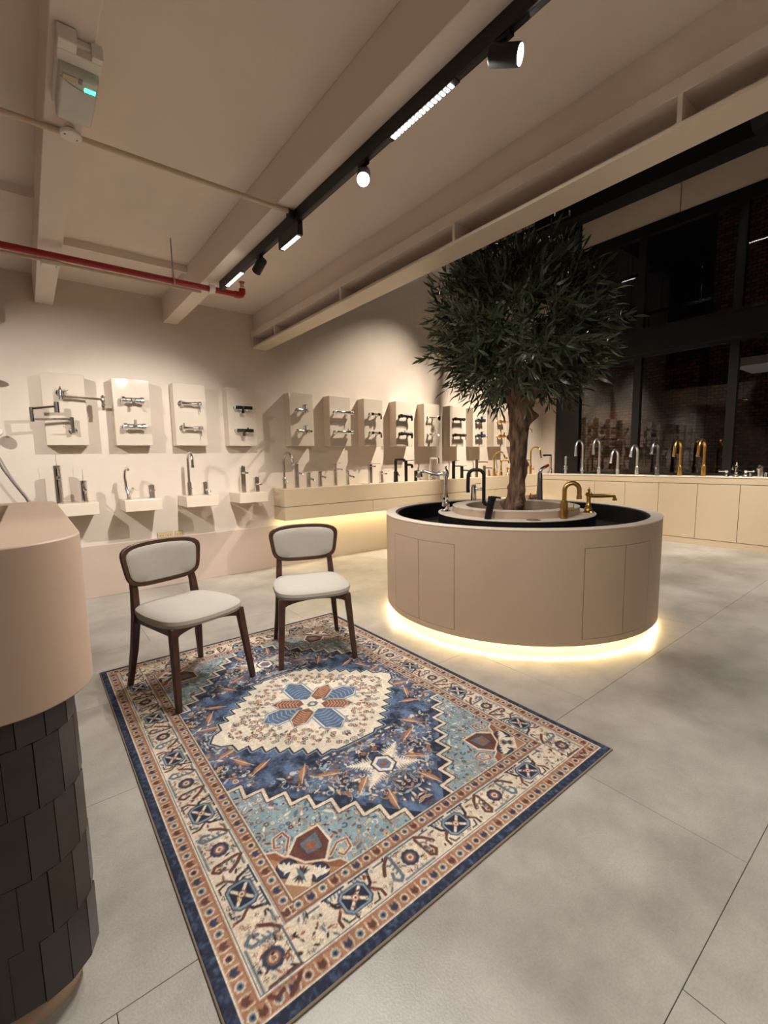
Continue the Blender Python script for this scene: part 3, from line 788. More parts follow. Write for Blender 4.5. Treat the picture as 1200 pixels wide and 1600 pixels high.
make_chair('linen and walnut chair on the rug corner nearer the island', (1.446,2.679,.0092), math.atan2(.494,.18)-math.pi/2)

# ================================================================== rug
def make_rug():
    RX0, RY0, RW, RL = .247, .86, 1.683, 2.36
    U, V_ = RW/2, RL/2
    px = .0016
    nu, nv = int(round(U/px)), int(round(V_/px))
    nu -= nu % 2; nv -= nv % 2
    uu = (np.arange(nu)+.5)*U/nu; vv = (np.arange(nv)+.5)*V_/nv
    G_u, G_v = np.meshgrid(uu, vv)                 # [nv,nu]
    img = np.zeros((nv,nu,3))
    def c3(*c): return np.array(c)/255.
    CREAM, CREAM2, ORANGE, RUST = c3(222,203,178), c3(228,214,192), c3(166,120,90), c3(142,86,64)
    NAVY, NAVY2, BLUE, SKY, TEAL = c3(36,42,62), c3(50,58,84), c3(92,114,150), c3(146,168,182), c3(124,152,160)
    BROWN, DARK, GOLD, SLATE = c3(96,58,50), c3(44,38,44), c3(206,164,110), c3(92,108,120)
    def fbm(shape, sx, sy, seed):
        r = np.random.default_rng(seed); out = np.zeros(shape)
        for o in range(3):
            gy, gx = max(2,int(sy*2**o)), max(2,int(sx*2**o))
            g = r.random((gy+1,gx+1))
            yy = np.linspace(0,gy-1e-6,shape[0]); xx = np.linspace(0,gx-1e-6,shape[1])
            y0, x0 = yy.astype(int), xx.astype(int); fy, fx = (yy-y0)[:,None], (xx-x0)[None,:]
            out += ((g[y0][:,x0]*(1-fx)+g[y0][:,x0+1]*fx)*(1-fy)+(g[y0+1][:,x0]*(1-fx)+g[y0+1][:,x0+1]*fx)*fy)/2**o
        return out/1.75
    N1 = fbm((nv,nu),18,26,1); N2 = fbm((nv,nu),60,14,2); N3 = fbm((nv,nu),90,120,3)
    def win(u0,u1,v0,v1):
        a, b = max(0,int(u0/px)-2), min(nu,int(u1/px)+3); c, d = max(0,int(v0/px)-2), min(nv,int(v1/px)+3)
        return slice(c,d), slice(a,b)
    def put(m_, sl, colr, al=1.):
        sub = img[sl]
        if sub.size == 0: return
        sub[m_] = sub[m_]*(1-al)+colr*al
    def disc(c, r, colr, al=1., ry=None):
        ry = ry or r
        sl = win(c[0]-r,c[0]+r,c[1]-ry,c[1]+ry); gu, gv = G_u[sl], G_v[sl]
        if gu.size: put(((gu-c[0])/r)**2+((gv-c[1])/ry)**2 < 1, sl, colr, al)
    def poly(pts, colr, al=1.):
        P = np.array(pts); sl = win(P[:,0].min(),P[:,0].max(),P[:,1].min(),P[:,1].max()); gu, gv = G_u[sl], G_v[sl]
        if not gu.size: return
        ins = np.zeros(gu.shape,bool); n = len(P)
        for i in range(n):
            (x1,y1),(x2,y2) = P[i],P[(i+1)%n]
            if y1 == y2: continue
            cnd = (gv > min(y1,y2))&(gv <= max(y1,y2))
            ins ^= cnd & (gu < (x2-x1)*(gv-y1)/(y2-y1)+x1)
        put(ins, sl, colr, al)
    def line(pts, wd, colr, al=1.):
        for (x1,y1),(x2,y2) in zip(pts[:-1],pts[1:]):
            sl = win(min(x1,x2)-wd,max(x1,x2)+wd,min(y1,y2)-wd,max(y1,y2)+wd); gu, gv = G_u[sl], G_v[sl]
            if not gu.size: continue
            L2 = (x2-x1)**2+(y2-y1)**2+1e-12
            q = np.clip(((gu-x1)*(x2-x1)+(gv-y1)*(y2-y1))/L2,0,1)
            put((gu-x1-q*(x2-x1))**2+(gv-y1-q*(y2-y1))**2 < (wd/2)**2, sl, colr, al)
    def rot(pts, c, a, s=1.):
        ca, sa = math.cos(a), math.sin(a)
        return [(c[0]+s*(x*ca-y*sa), c[1]+s*(x*sa+y*ca)) for x,y in pts]
    def flower(c, r, n, petal, ring, heart, a0=0.):
        for i in range(n):
            a = a0+2*math.pi*i/n
            disc((c[0]+.68*r*math.cos(a),c[1]+.68*r*math.sin(a)), r*.36, petal)
        disc(c, r*.62, ring); disc(c, r*.3, heart)
    def leaf(c, a, ln, wd, colr, edge=None):
        sh = [(-ln/2,0),(-ln*.2,wd/2),(ln*.15,wd*.45),(ln/2,0),(ln*.15,-wd*.45),(-ln*.2,-wd/2)]
        if edge is not None: poly(rot(sh,c,a,1.25), edge)
        poly(rot(sh,c,a), colr)
    rr = random.Random(21)
    # ---- field: soft teal with scattered vine motifs
    img[:] = TEAL; img[:] += (SKY-TEAL)*(N1[...,None]*1.2-.3)
    def scatter(n, test, palette, size=(.010,.022)):
        pts = []
        for _ in range(n*8):
            if len(pts) >= n: break
            c = (rr.uniform(0,U-.25), rr.uniform(0,V_-.25))
            if not test(*c) or any((c[0]-p[0])**2+(c[1]-p[1])**2 < .00036 for p in pts): continue
            pts.append(c); k = rr.random(); a = rr.uniform(0,6.28); s = rr.uniform(*size)
            c1, c2, c3_ = rr.choice(palette), rr.choice(palette), rr.choice(palette)
            if k < .30: flower(c, s*.8, rr.choice((5,6,8)), c1, c2, c3_)
            elif k < .62:
                leaf(c, a, s*2.6, s*.8, c1, c2)
                line(rot([(-s*1.3,0),(-s*2,s*.6),(-s*2.2,s*1.4)],c,a), .003, c3_)
            elif k < .8:
                line(rot([(s*math.cos(q)*(1-.08*q),s*math.sin(q)*(1-.08*q)) for q in np.linspace(0,4.6,12)],c,a), .0045, c1)
            else:
                line(rot([(-s,0),(s,0)],c,a), .004, c1); line(rot([(0,-s),(0,s)],c,a), .004, c2); disc(c,.005,c3_)
    hexv = lambda u,v: v < .955-1.085*u          # inside of the navy medallion
    scatter(760, lambda u,v: not hexv(u,v), [RUST,CREAM,GOLD,BROWN,NAVY2,CREAM2,ORANGE,SLATE],(.006,.014))
    # ---- navy medallion with a stepped cream outline
    edge = [(0,.965),(.045,.965)]
    A, B = np.array((.045,.965)), np.array((.60,.315)); D = B-A; ln = np.hypot(*D); nrm = np.array((-D[1],D[0]))/ln
    steps = 9
    for i in range(steps):
        q = A+D*(i+.5)/steps
        edge.append(tuple(A+D*(i+.15)/steps-nrm*.026)); edge.append(tuple(A+D*(i+.65)/steps+nrm*.026))
    edge += [(.60,.315),(.60,0)]
    poly(edge+[(0,0)], NAVY)
    msk = (G_v < .955-1.085*G_u+.02)
    img[msk] += (BLUE-NAVY)*np.clip((N1[msk][:,None]*2.6-.78+.9*(N3[msk][:,None]-.5)),0,.95)
    scatter(640, lambda u,v: hexv(u,v+.04) and not (v < .42 and u < .47), [RUST,CREAM,SKY,ORANGE,CREAM2,SLATE,GOLD,BROWN,SKY],(.007,.016))
    for c, a in (((.14,.66),.6),((.30,.45),.9),((.42,.30),.4),((.22,.52),-.5),((.10,.80),1.2),((.50,.12),.2),((.47,.22),2.)):
        leaf(c, a, .085, .026, ORANGE, RUST); line(rot([(-.06,0),(.06,.01)],c,a), .004, CREAM)
    line(edge[:-1], .022, DARK); line(edge[:-1], .014, CREAM)
    # ---- serrated white flower on the axis
    c0 = (0,.615)
    for a in (-.55,.55,math.pi-.55,math.pi+.55):
        for k in range(9):
            b0 = .045+.0105*k; s = .050*(1-k/11.)
            for q in (-1,1): poly(rot([(b0-.008,0),(b0+.020,q*s),(b0+.008,0)],c0,a), CREAM2)
        line(rot([(.04,0),(.155,0)],c0,a),.008,CREAM2)
    poly(rot([(-.062,0),(-.03,.05),(.03,.05),(.062,0),(.03,-.05),(-.03,-.05)],c0,math.pi/2), NAVY)
    poly(rot([(-.055,0),(-.026,.043),(.026,.043),(.055,0),(.026,-.043),(-.026,-.043)],c0,math.pi/2), CREAM2)
    poly(rot([(-.038,0),(-.018,.028),(.018,.028),(.038,0),(.018,-.028),(-.018,-.028)],c0,math.pi/2), BLUE)
    disc(c0,.016,RUST)
    # ---- cream centre medallion, zigzag rim
    ed = [(0,.405),(.10,.405)]
    A, B = np.array((.13,.405)), np.array((.455,.10)); D = B-A; ln = np.hypot(*D); nrm = np.array((-D[1],D[0]))/ln
    for i in range(7):
        ed.append(tuple(A+D*(i+.1)/7-nrm*.020)); ed.append(tuple(A+D*(i+.6)/7+nrm*.020))
    ed += [(.455,.07),(.50,.05),(.53,0)]
    line(ed, .026, SKY); line(ed, .016, DARK); poly(ed+[(0,0)], CREAM2)
    for _ in range(330):
        c = (rr.uniform(0,.45), rr.uniform(0,.39))
        if c[1] > .47-.95*c[0] or c[0]**2/.05+c[1]**2/.045 < 1: continue
        k = rr.random(); s = rr.uniform(.006,.015)
        if k < .4: flower(c, s, 6, rr.choice((BROWN,RUST,SLATE)), CREAM, rr.choice((RUST,NAVY2)))
        elif k < .8: leaf(c, rr.uniform(0,6.28), s*2, s*.8, rr.choice((BROWN,GOLD,SLATE,RUST)))
        else: line(rot([(-s,0),(0,s*.5),(s,0)],c,rr.uniform(0,6.28)), .004, BROWN)
    # ---- star: blue petals on the axes, rust petals on the diagonals
    def petal(a, r0, r1, wd, colr, veins):
        sh = [(r0,0),(r0+.03,wd/2),(r1-.05,wd/2),(r1,0),(r1-.05,-wd/2),(r0+.03,-wd/2)]
        poly(rot([(x*1.03,y*1.28) for x,y in sh],(0,0),a), SKY*.9); poly(rot([(x*1.01,y*1.1) for x,y in sh],(0,0),a), CREAM2)
        poly(rot(sh,(0,0),a), colr)
        for k in range(7):
            x = r0+.03+(r1-r0-.07)*k/6
            line(rot([(x,-wd*.36),(x+.014,0),(x,wd*.36)],(0,0),a), .0045, veins)
    for a in (0,math.pi/2): petal(a,.06,.275,.11,BLUE*.9,SKY)
    petal(math.atan2(.115,.155),.045,.215,.082,BROWN*1.35,GOLD)
    poly(rot([(-.05,0),(0,.05),(.05,0),(0,-.05)],(0,0),.3), CREAM2); poly(rot([(-.034,0),(0,.034),(.034,0),(0,-.034)],(0,0),.3), SLATE); disc((0,0),.013,CREAM)
    # ---- corner palmettes of the field
    cc = (.445,.785)
    cu, cv = U-.262, V_-.262
    poly([(cu,cv),(cu-.20,cv),(cu-.185,cv-.03),(cu-.15,cv-.045),(cu-.12,cv-.085),(cu-.085,cv-.12),(cu-.045,cv-.15),(cu-.03,cv-.185),(cu,cv-.20)], RUST)
    poly([(cu,cv),(cu-.17,cv),(cu-.11,cv-.06),(cu-.06,cv-.11),(cu,cv-.17)], ORANGE)
    for q0 in ((cu-.105,cv-.032),(cu-.032,cv-.105)):
        disc(q0,.036,DARK); disc(q0,.030,NAVY2)
        for k in range(5): leaf((q0[0]-.012+.006*k,q0[1]+.012-.006*k), math.pi/4+(-.9+.45*k), .05,.014, CREAM2)
    poly([(cu-.002,cv-.06),(cu-.06,cv-.002),(cu-.105,cv-.06),(cu-.06,cv-.105)], CREAM)
    for k in range(5): leaf((cu-.058,cv-.058), math.pi/4+(-.8+.4*k), .07,.012, (SLATE,DARK,BROWN,DARK,SLATE)[k])
    line([(cu-.20,cv),(cu-.185,cv-.03),(cu-.15,cv-.045),(cu-.12,cv-.085),(cu-.085,cv-.12),(cu-.045,cv-.15),(cu-.03,cv-.185),(cu,cv-.20)], .007, CREAM)
    pa = math.pi/4; pc = (cu-.135,cv-.135)
    poly(rot([(-.09,0),(-.03,.065),(.05,.07),(.07,.0),(.05,-.07),(-.03,-.065)],pc,pa), CREAM); poly(rot([(-.08,0),(-.025,.056),(.045,.061),(.062,0),(.045,-.061),(-.025,-.056)],pc,pa), BROWN)
    poly(rot([(-.055,0),(0,.04),(.035,0),(0,-.04)],pc,pa), SLATE); disc(pc,.018,RUST)
    for s in (-1,1):
        hk = rot([(.03,s*.075),(-.02,s*.085),(-.04,s*.115),(-.01,s*.135),(.025,s*.12),(.02,s*.10)],pc,pa)
        line(hk,.014,CREAM); line(hk,.007,RUST)
    # ---- borders, by distance from the edge
    E_ = np.minimum(U-G_u, V_-G_v)
    side = (U-G_u) < (V_-G_v)                       # long side band
    S = np.where(side, G_v, G_u)                     # coordinate along the band
    def band(e0,e1,colr):
        img[(E_ >= e0)&(E_ < e1)] = colr
    band(.216,.260,ORANGE); band(.080,.216,CREAM); band(.034,.080,ORANGE*1.02); band(-1,.034,NAVY)
    m2 = (E_ < .034); img[m2] += (BLUE-NAVY)*np.clip(N3[m2][:,None]*1.5-.62,0,.6)
    for mlo,mhi in ((.216,.260),(.034,.080)):
        mk = (E_ >= mlo)&(E_ < mhi); img[mk] += (RUST-ORANGE)*np.clip(N3[mk][:,None]*2-.8,-.5,.9)
    def at(side_, s, e): return (U-e, s) if side_ else (s, V_-e)
    for sd, lim in ((True,V_),(False,U)):
        for e, pitch in ((.057,.040),(.238,.041)):
            k = 0; s = 0.
            while s < lim-e*.9:
                c = at(sd,s,e)
                if k%2 == 0:
                    flower(c,.0145,8,CREAM*.92,SLATE if k%8 else BROWN,NAVY)
                else:
                    a = 0 if sd else math.pi/2
                    poly(rot([(-.013,-.008),(.005,-.012),(.014,.0),(.005,.012),(-.013,.008),(-.005,0)],c,a), NAVY2 if k%4 == 1 else BROWN)
                    for q in (-1,1): line(rot([(-.016,q*.014),(.004,q*.016),(.016,q*.011)],c,a),.004,CREAM*.95)
                k += 1; s += pitch
    def in_band(pts, wd, colr): line(pts, wd, colr)
    def motif_diamond(sd, s):
        a = 0 if sd else math.pi/2; c = at(sd,s,.15)
        f = lambda pts, sc_=1.: rot(pts,c,a,sc_)
        oc = [(-.038,-.030),(-.022,-.046),(.022,-.046),(.038,-.030),(.038,.030),(.022,.046),(-.022,.046),(-.038,.030)]
        for q in (-1,1):
            line(f([(-.05,q*.075),(-.01,q*.062),(.0,q*.046)]),.010,DARK)
            line(f([(.0,q*.05),(.028,q*.075),(.05,q*.075)]),.009,BROWN)
            line(f([(.03,q*.062),(.05,q*.055),(.05,q*.035)]),.006,DARK)
            for k in range(5): line(f([(-.052,q*(.020+.012*k)),(-.036,q*(.024+.012*k))]),.005,SLATE)
            line(f([(-.052,q*.01),(-.052,q*.085)]),.006,NAVY2)
            flower(f([(.046,q*.020)])[0],.008,4,DARK,CREAM,DARK)
            line(f([(-.046,q*.10),(-.046,q*.135)]),.007,SLATE)
        poly(f(oc,1.08),NAVY2); poly(f(oc,.98),SKY*.85); poly(f(oc,.82),NAVY); line(f([(-.022,-.026),(.022,.026)]),.010,CREAM); line(f([(-.022,.026),(.022,-.026)]),.010,CREAM)
        flower(c,.014,6,RUST,CREAM,BROWN)
    def motif_flower(sd, s, c=None):
        a = 0 if sd else math.pi/2; c = c or at(sd,s,.15)
        f = lambda pts, sc_=1.: rot(pts,c,a,sc_)
        for q in (-1,1):
            hk = f([(-.04,q*.055),(.035,q*.060),(.046,q*.075),(.03,q*.090),(.01,q*.082)])
            line(hk,.011,BROWN if q > 0 else SLATE); line(f([(-.05,q*.06),(-.03,q*.085),(.0,q*.105)]),.012,BROWN)
            for k in range(3): line(f([(-.02+.016*k,q*.060),(-.015+.016*k,q*.073)]),.006,SLATE)
            for x,y in ((-.035,.034),(.036,.036),(.044,.012),(-.044,.010)): flower(f([(x,q*y)])[0],.007,4,rr.choice((RUST,SLATE,BROWN)),CREAM,DARK)
            line(f([(q*.052,-.06),(q*.052,.06)]),.007,SLATE)
        flower(c,.030,10,NAVY2,RUST,GOLD); disc(c,.012,CREAM); disc(c,.006,RUST)
    for s in (0,.402,.806): motif_diamond(True,s)
    for s in (.2,.604): motif_flower(True,s)
    for s in (0,.432): motif_diamond(False,s)
    motif_flower(False,.216)
    motif_flower(True,0,(U-.15,V_-.15))
    for s in (1.00,): pass
    # guard lines
    for e, wd, colr in ((.034,.005,CREAM2),(.080,.004,RUST),(.0845,.004,CREAM2),(.0885,.003,SLATE),(.211,.003,SLATE),(.216,.004,RUST),(.260,.005,CREAM),(.256,.003,DARK)):
        img[np.abs(E_-e) < wd/2] = colr
    # small seeds strewn through the cream border
    for _ in range(420):
        sd = rr.random() < .6; lim_ = V_ if sd else U
        s = rr.uniform(0,lim_-.12); e = rr.uniform(.098,.204); c = at(sd,s,e)
        if min(np.linalg.norm(img[min(nv-1,int(c[1]/px)),min(nu-1,int(c[0]/px))]-CREAM),9) > .03: continue
        k = rr.random()
        if k < .45: flower(c,.0065,4,rr.choice((RUST,SLATE,BROWN,NAVY2)),CREAM,rr.choice((DARK,RUST)))
        else: leaf(c,rr.uniform(0,6.28),rr.uniform(.012,.03),.007,rr.choice((BROWN,SLATE,DARK,GOLD,RUST)))
    # wear: woven streaks, fleck and fading
    fleck = np.random.default_rng(4).random((nv,nu))
    img *= (1+.30*(fleck-.5))[...,None]
    gl = img.mean(2,keepdims=True); img[:] = gl+(img-gl)*.90
    img *= (1+.20*(N2-.5))[...,None]; img *= (1+.16*(N3-.5))[...,None]
    img[:] = (img*(1-.06)+CREAM*.06)*.94
    img = np.clip(img,0,1)
    q = img.reshape(nv//2,2,nu//2,2,3).mean((1,3))            # 3.2 mm cells
    full = np.concatenate([q[:,::-1],q],1); full = np.concatenate([full[::-1],full],0)
    ny, nx = full.shape[:2]
    # break the perfect mirror: slow tone drift over the whole rug
    full = full*(1+.16*(fbm((ny,nx),5,9,9)-.5))[...,None]
    full = np.clip(full,0,1); linc = np.where(full <= .04045, full/12.92, ((full+.055)/1.055)**2.4)
    xs = (np.arange(nx)+.5)/nx*RW; ysr = (np.arange(ny)+.5)/ny*RL
    gx, gy = np.meshgrid(xs,ysr)
    co = np.zeros((ny*nx,3)); co[:,0] = gx.ravel(); co[:,1] = gy.ravel()
    wav = .0006*np.sin(gx*9+1)*np.sin(gy*6)
    edge_d = np.minimum(np.minimum(gx,RW-gx),np.minimum(gy,RL-gy))
    co[:,2] = (.0085+wav-.004*np.exp(-(edge_d/.004)**2)).ravel()
    idx = np.arange(ny*nx).reshape(ny,nx)
    f = np.stack([idx[:-1,:-1],idx[:-1,1:],idx[1:,1:],idx[1:,:-1]],-1).reshape(-1,4)
    me = bpy.data.meshes.new('rug_face')
    me.vertices.add(len(co)); me.vertices.foreach_set('co', co.astype(np.float32).ravel())
    me.loops.add(f.size); me.loops.foreach_set('vertex_index', f.astype(np.int32).ravel())
    me.polygons.add(len(f)); me.polygons.foreach_set('loop_start', np.arange(0,f.size,4,dtype=np.int32)); me.polygons.foreach_set('loop_total', np.full(len(f),4,np.int32))
    me.update(calc_edges=True)
    ca = me.color_attributes.new('weave','FLOAT_COLOR','POINT')
    rgba = np.ones((ny*nx,4),np.float32); rgba[:,:3] = linc.reshape(-1,3); ca.data.foreach_set('color', rgba.ravel())
    me.shade_smooth(); me.materials.append(MATS['rug_pile'])
    t = thing('patterned_rug', 'blue, cream and rust medallion rug lying in front of the island', 'rug', (RX0,RY0,0))
    o = bpy.data.objects.new('pile', me); col.objects.link(o); o.parent = t
    MB().box(-.003,-.004,.0,RW+.003,RL+.004,.006).build('backing','rug_back',t,smooth=False,bevel=.002)
    return t
make_rug()

# ================================================================== taps: builders (origin at the base, spout towards -y)
def goose(R_, h, z0, drop, lean=0., n=14):
    p = [(0,0,z0),(0,0,(z0+h-R_)/2),(0,0,h-R_)]
    p += [(0,-R_+R_*math.cos(a),h-R_+R_*math.sin(a)) for a in np.linspace(0,math.pi,n)][1:]
    p.append((0,-2*R_-lean,h-R_-drop)); return p
def tap(label, loc, rz, group, name='tap', cat='tap'): return thing(name, label, cat, loc, rz, group)
def t_goose(t, m, h=.4, R_=.075, drop=.06, r=.0105, hb=.09, rb=.02, handle='side', lean=0., base=.026, tip=True, side=1, square=False, rim=True):
    if rim: MB().lathe([(base,0),(base,.005),(base*.9,.008)],20).build('base_ring',m,t)
    if square: MB().box(-rb,-rb,.0,rb,rb,hb).build('body',m,t,bevel=.002)
    else: MB().lathe([(rb,0),(rb,hb-.006),(rb*.8,hb),(r*1.05,hb+.006)],20).build('body',m,t)
    p = goose(R_,h,hb,drop,lean)
    if square:
        p = [(0,0,hb),(0,0,h-.02),(0,-.006,h-.006),(0,-.02,h),(0,-2*R_+.02,h),(0,-2*R_+.006,h-.006),(0,-2*R_,h-.02),(0,-2*R_,h-.02-drop)]
    MB().tube(p,r,12,square=square).build('spout',m,t)
    if tip:
        e = Vector(p[-1]); d = (e-Vector(p[-2])).normalized()
        MB().cyl(e-d*.002,e+d*.02,r*1.18,n=14).build('aerator',m,t)
    if handle == 'side':
        q = MB().cyl((0,-rb*.6,hb*.55),(0,-rb-.045,hb*.55),.010).build('handle',m,t)
        MB().tube([(0,-rb-.038,hb*.55),(0,-rb-.044,hb*.55+.05)],[.0035,.003],8).build('lever',m,q)
    elif handle == 'angled':
        q = MB().tube([(0,-rb*.5,hb*.45),(0,-rb-.02,hb*.75),(0,-rb-.03,hb*.85)],[.011,.012,.010],10).build('handle',m,t)
        MB().bar((0,-rb-.022,hb*.9),(0,-rb-.06,hb*.55),.014,.006).build('lever',m,q,bevel=.002)
    elif handle == 'cross':
        q = MB().cyl((0,.055,hb*.62),(0,-.055,hb*.62),.011).build('valve_bar',m,t)
        MB().tube([(0,.05*side,hb*.62),(0,.054*side,hb*.62+.055)],[.0035,.003],8).build('lever',m,q)
    elif handle == 'pin':
        q = MB().cyl((rb*.5,0,hb*.6),(rb+.022,0,hb*.6),.009).build('handle',m,t)
        MB().tube([(rb+.018,0,hb*.6),(rb+.024,0,hb*.6+.06)],.003,8).build('lever',m,q)
def t_pillar(t, m, h=.28, reach=.11, zs=.78, r=.021, rs=.010, lever='flat', droop=.015, slope=0.):
    MB().lathe([(r*1.2,0),(r*1.2,.004),(r,.006),(r,h*.86),(r*1.02,h*.865),(r*1.02,h),(r*.9,h+.002)],20).build('body',m,t)
    z = h*zs
    MB().tube([(0,-r*.5,z),(0,-reach*.8,z-slope),(0,-reach,z-slope-.004),(0,-reach-.004,z-slope-droop)],[rs,rs,rs,rs*1.05],10).build('spout',m,t)
    if lever == 'flat': MB().bar((0,.0,h+.006),(0,-reach*.72,h+.012),.016,.005).build('lever',m,t,bevel=.0015)
    elif lever == 'long': MB().bar((0,r*.8,h+.006),(0,-reach*1.3,h+.012),.022,.009).build('lever',m,t,bevel=.0015)
    elif lever == 'pin': MB().tube([(0,0,h),(0,.0,h+.012),(0,-.05,h+.022)],.004,8).build('lever',m,t)
    elif lever == 'needle': MB().tube([(0,0,h),(0,0,h+.10)],[.0022,.0016],8).build('lever',m,t)
    elif lever == 'side':
        MB().cyl((r*.5,0,h*.55),(r+.028,0,h*.55),.009).build('handle',m,t)
def t_square(t, m, h=.26, reach=.12, lever=.11, s=.019, zs=.9):
    MB().box(-s*1.15,-s*1.15,0,s*1.15,s*1.15,.005).build('base_ring',m,t,bevel=.001)
    MB().box(-s,-s,.005,s,s,h).build('body',m,t,bevel=.003)
    MB().box(-s*.8,-reach,h*zs-.012,s*.8,-s,h*zs+.006).build('spout',m,t,bevel=.003)
    MB().box(-.008,-lever,h+.004,.008,s*.6,h+.010).cyl((0,0,h-.004),(0,0,h+.006),.008).build('lever',m,t,bevel=.001)
def t_turned(t, m, h=.35, reach=.16, zs=.9, spout='straight', r=.02, finial=True, lever=True):
    prof = [(r*1.7,0),(r*1.7,.004),(r*1.3,.012),(r*1.15,.02),(r*1.35,h*.14),(r*1.1,h*.22),(r*.75,h*.28),(r*.95,h*.33),(r*.7,h*.38),(r*.62,h*.6),(r*.7,h*.78),(r*1.0,h*.82),(r*1.05,h*.9),(r*.8,h*.96),(r*.4,h)]
    MB().lathe(prof,22).build('body',m,t)
    z = h*zs
    if spout == 'straight': p = [(0,0,z),(0,-reach*.5,z),(0,-reach*.85,z),(0,-reach*.97,z-.004),(0,-reach,z-.024)]
    elif spout == 'wave': p = [(0,0,z),(0,-reach*.25,z-.012),(0,-reach*.5,z-.002),(0,-reach*.75,z+.018),(0,-reach*.92,z+.012),(0,-reach,z-.02)]
    MB().tube(p,[r*.6,r*.62,r*.55,r*.5,r*.5,r*.55][:len(p)],12).build('spout',m,t)
    MB().cyl(p[-1],(p[-1][0],p[-1][1],p[-1][2]-.016),r*.68,n=14).build('aerator',m,t)
    if finial: MB().lathe([(r*.4,0),(r*.25,.006),(r*.5,.014),(r*.2,.024),(r*.16,.036),(0,.04)],14,(0,0,h)).build('finial',m,t)
    if lever: 
        MB().tube([(0,.0,h*.35),(r*1.6,.0,h*.37),(r*3.2,-.01,h*.40)],[.006,.005,.004],8).ball((r*3.3,-.01,h*.405),.007,n=10).build('lever',m,t)

G1 = 'taps on the floating counter'
def C_(x, label): return tap(label, (x,4.985,FZ), 0, G1)
t = C_(2.40,'tall chrome gooseneck tap at the left end of the floating counter'); t_goose(t,'steel',.42,.112,.01,.014,.13,.021,'angled',lean=.01)
t = C_(2.565,'tall chrome cylinder tap beside the gooseneck'); t_pillar(t,'steel',.29,.15,.64,.026,.011,'pin',slope=.012)
t = C_(2.725,'short chrome cylinder tap with down-tilted spout, third on the counter'); t_pillar(t,'steel',.175,.14,.62,.026,.012,'flat',slope=.012)
t = C_(2.89,'short chrome cylinder tap, fourth on the counter'); t_pillar(t,'steel',.186,.14,.70,.025,.012,'none',slope=.012)
t = C_(3.115,'tall round-topped chrome tap, fifth on the counter'); t_pillar(t,'chrome',.276,.16,.76,.027,.010,'flat',slope=.0)
t = C_(3.305,'short chrome cylinder tap, sixth on the counter'); t_pillar(t,'chrome',.181,.14,.68,.025,.012,'pin',slope=.014)
t = C_(3.672,'tall square chrome tap with thin lever'); t_square(t,'chrome',.262,.11,.22,.023)
t = C_(3.86,'short square chrome tap with cross lever'); t_square(t,'chrome',.160,.12,.18,.022,.82); MB().tube([(0,-.02,.16),(0,-.02,.215)],.003,8).build('lever_pin','chrome',t)
t = C_(4.127,'black right-angled kitchen tap'); t_goose(t,'black_metal',.318,.095,.012,.014,.15,.022,'angled',square=True,tip=False)
t = C_(4.32,'tall black basin tap with beak spout'); t_pillar(t,'black_metal',.292,.13,.82,.023,.017,'long',droop=.045)
t = C_(4.508,'short black basin tap with beak spout'); t_pillar(t,'black_metal',.142,.12,.74,.023,.017,'long',droop=.045)
t = C_(4.80,'chrome square-arched kitchen tap behind the black taps'); t_goose(t,'chrome',.328,.088,.06,.012,.10,.021,'side',square=True,tip=False)
t = C_(4.985,'short chrome round tap behind the wavy spout of the island'); t_pillar(t,'chrome',.12,.08,.6,.02,.009,'pin')
t = C_(5.316,'tall black cylinder tap with flat lever'); t_pillar(t,'black_metal',.275,.17,.72,.026,.010,'flat',droop=.006)
t = C_(5.51,'short black cylinder tap with curved spout'); t_pillar(t,'black_metal',.190,.15,.66,.026,.011,'flat',droop=.035)
t = C_(5.871,'tall gunmetal tap with long straight spout'); t_pillar(t,'gunmetal',.293,.227,.86,.025,.010,'none',droop=.004)
t = C_(6.067,'short gunmetal tap with straight spout'); t_pillar(t,'gunmetal',.183,.16,.82,.025,.010,'none',droop=.004)
t = C_(6.322,'gold gooseneck tap with round base, left of the tree trunk'); t_goose(t,'gold',.417,.11,.0,.014,.13,.024,'side',lean=.03)
t = C_(6.516,'gold turned pillar tap beside the gold gooseneck'); t_turned(t,'gold',.285,.16,.92,'straight',.021,False,False)
t = C_(6.697,'small gold tap touching the tree trunk outline'); t_turned(t,'gold',.14,.12,.85,'straight',.021,True,False)
t = C_(7.24,'gold tap with cup handles right behind the trunk'); t_turned(t,'brushed_gold',.29,.10,.9,'straight',.018,False,True)
t = C_(7.393,'tall gold gooseneck tap right of the tree trunk'); t_goose(t,'gold',.494,.10,.08,.0145,.17,.023,'side',lean=.015)

G2 = 'taps on the wall shelves'
def S_(x, label): return tap(label, (x,4.93,.956), 0, G2)
t = S_(.205,'tall chrome cylinder tap with needle lever on the first shelf'); t_pillar(t,'chrome',.335,.10,.70,.031,.012,'needle')
t = S_(.39,'short chrome cylinder tap with needle lever on the first shelf'); t_pillar(t,'chrome',.195,.10,.62,.029,.012,'needle')
t = S_(.745,'tall bent chrome tap on the second shelf'); 
MB().lathe([(.024,0),(.024,.006),(.018,.012),(.02,.05),(.014,.06)],18).build('body','chrome',t); MB().tube([(0,0,.05),(-.012,.02,.10),(-.018,.02,.22),(-.012,0,.285),(-.004,-.05,.30),(-.002,-.10,.285)],[.016,.015,.0135,.0135,.013,.012],12).build('spout','chrome',t)
MB().tube([(0,-.01,.03),(.02,-.06,.09),(.03,-.08,.11)],[.014,.016,.012],10).build('handle','chrome',t); MB().bar((.03,-.07,.112),(.05,-.17,.085),.013,.005).build('lever','chrome',t,bevel=.002)
t = S_(.945,'stubby chrome tap on the second shelf'); t_square(t,'chrome',.13,.08,.07,.025,.62)
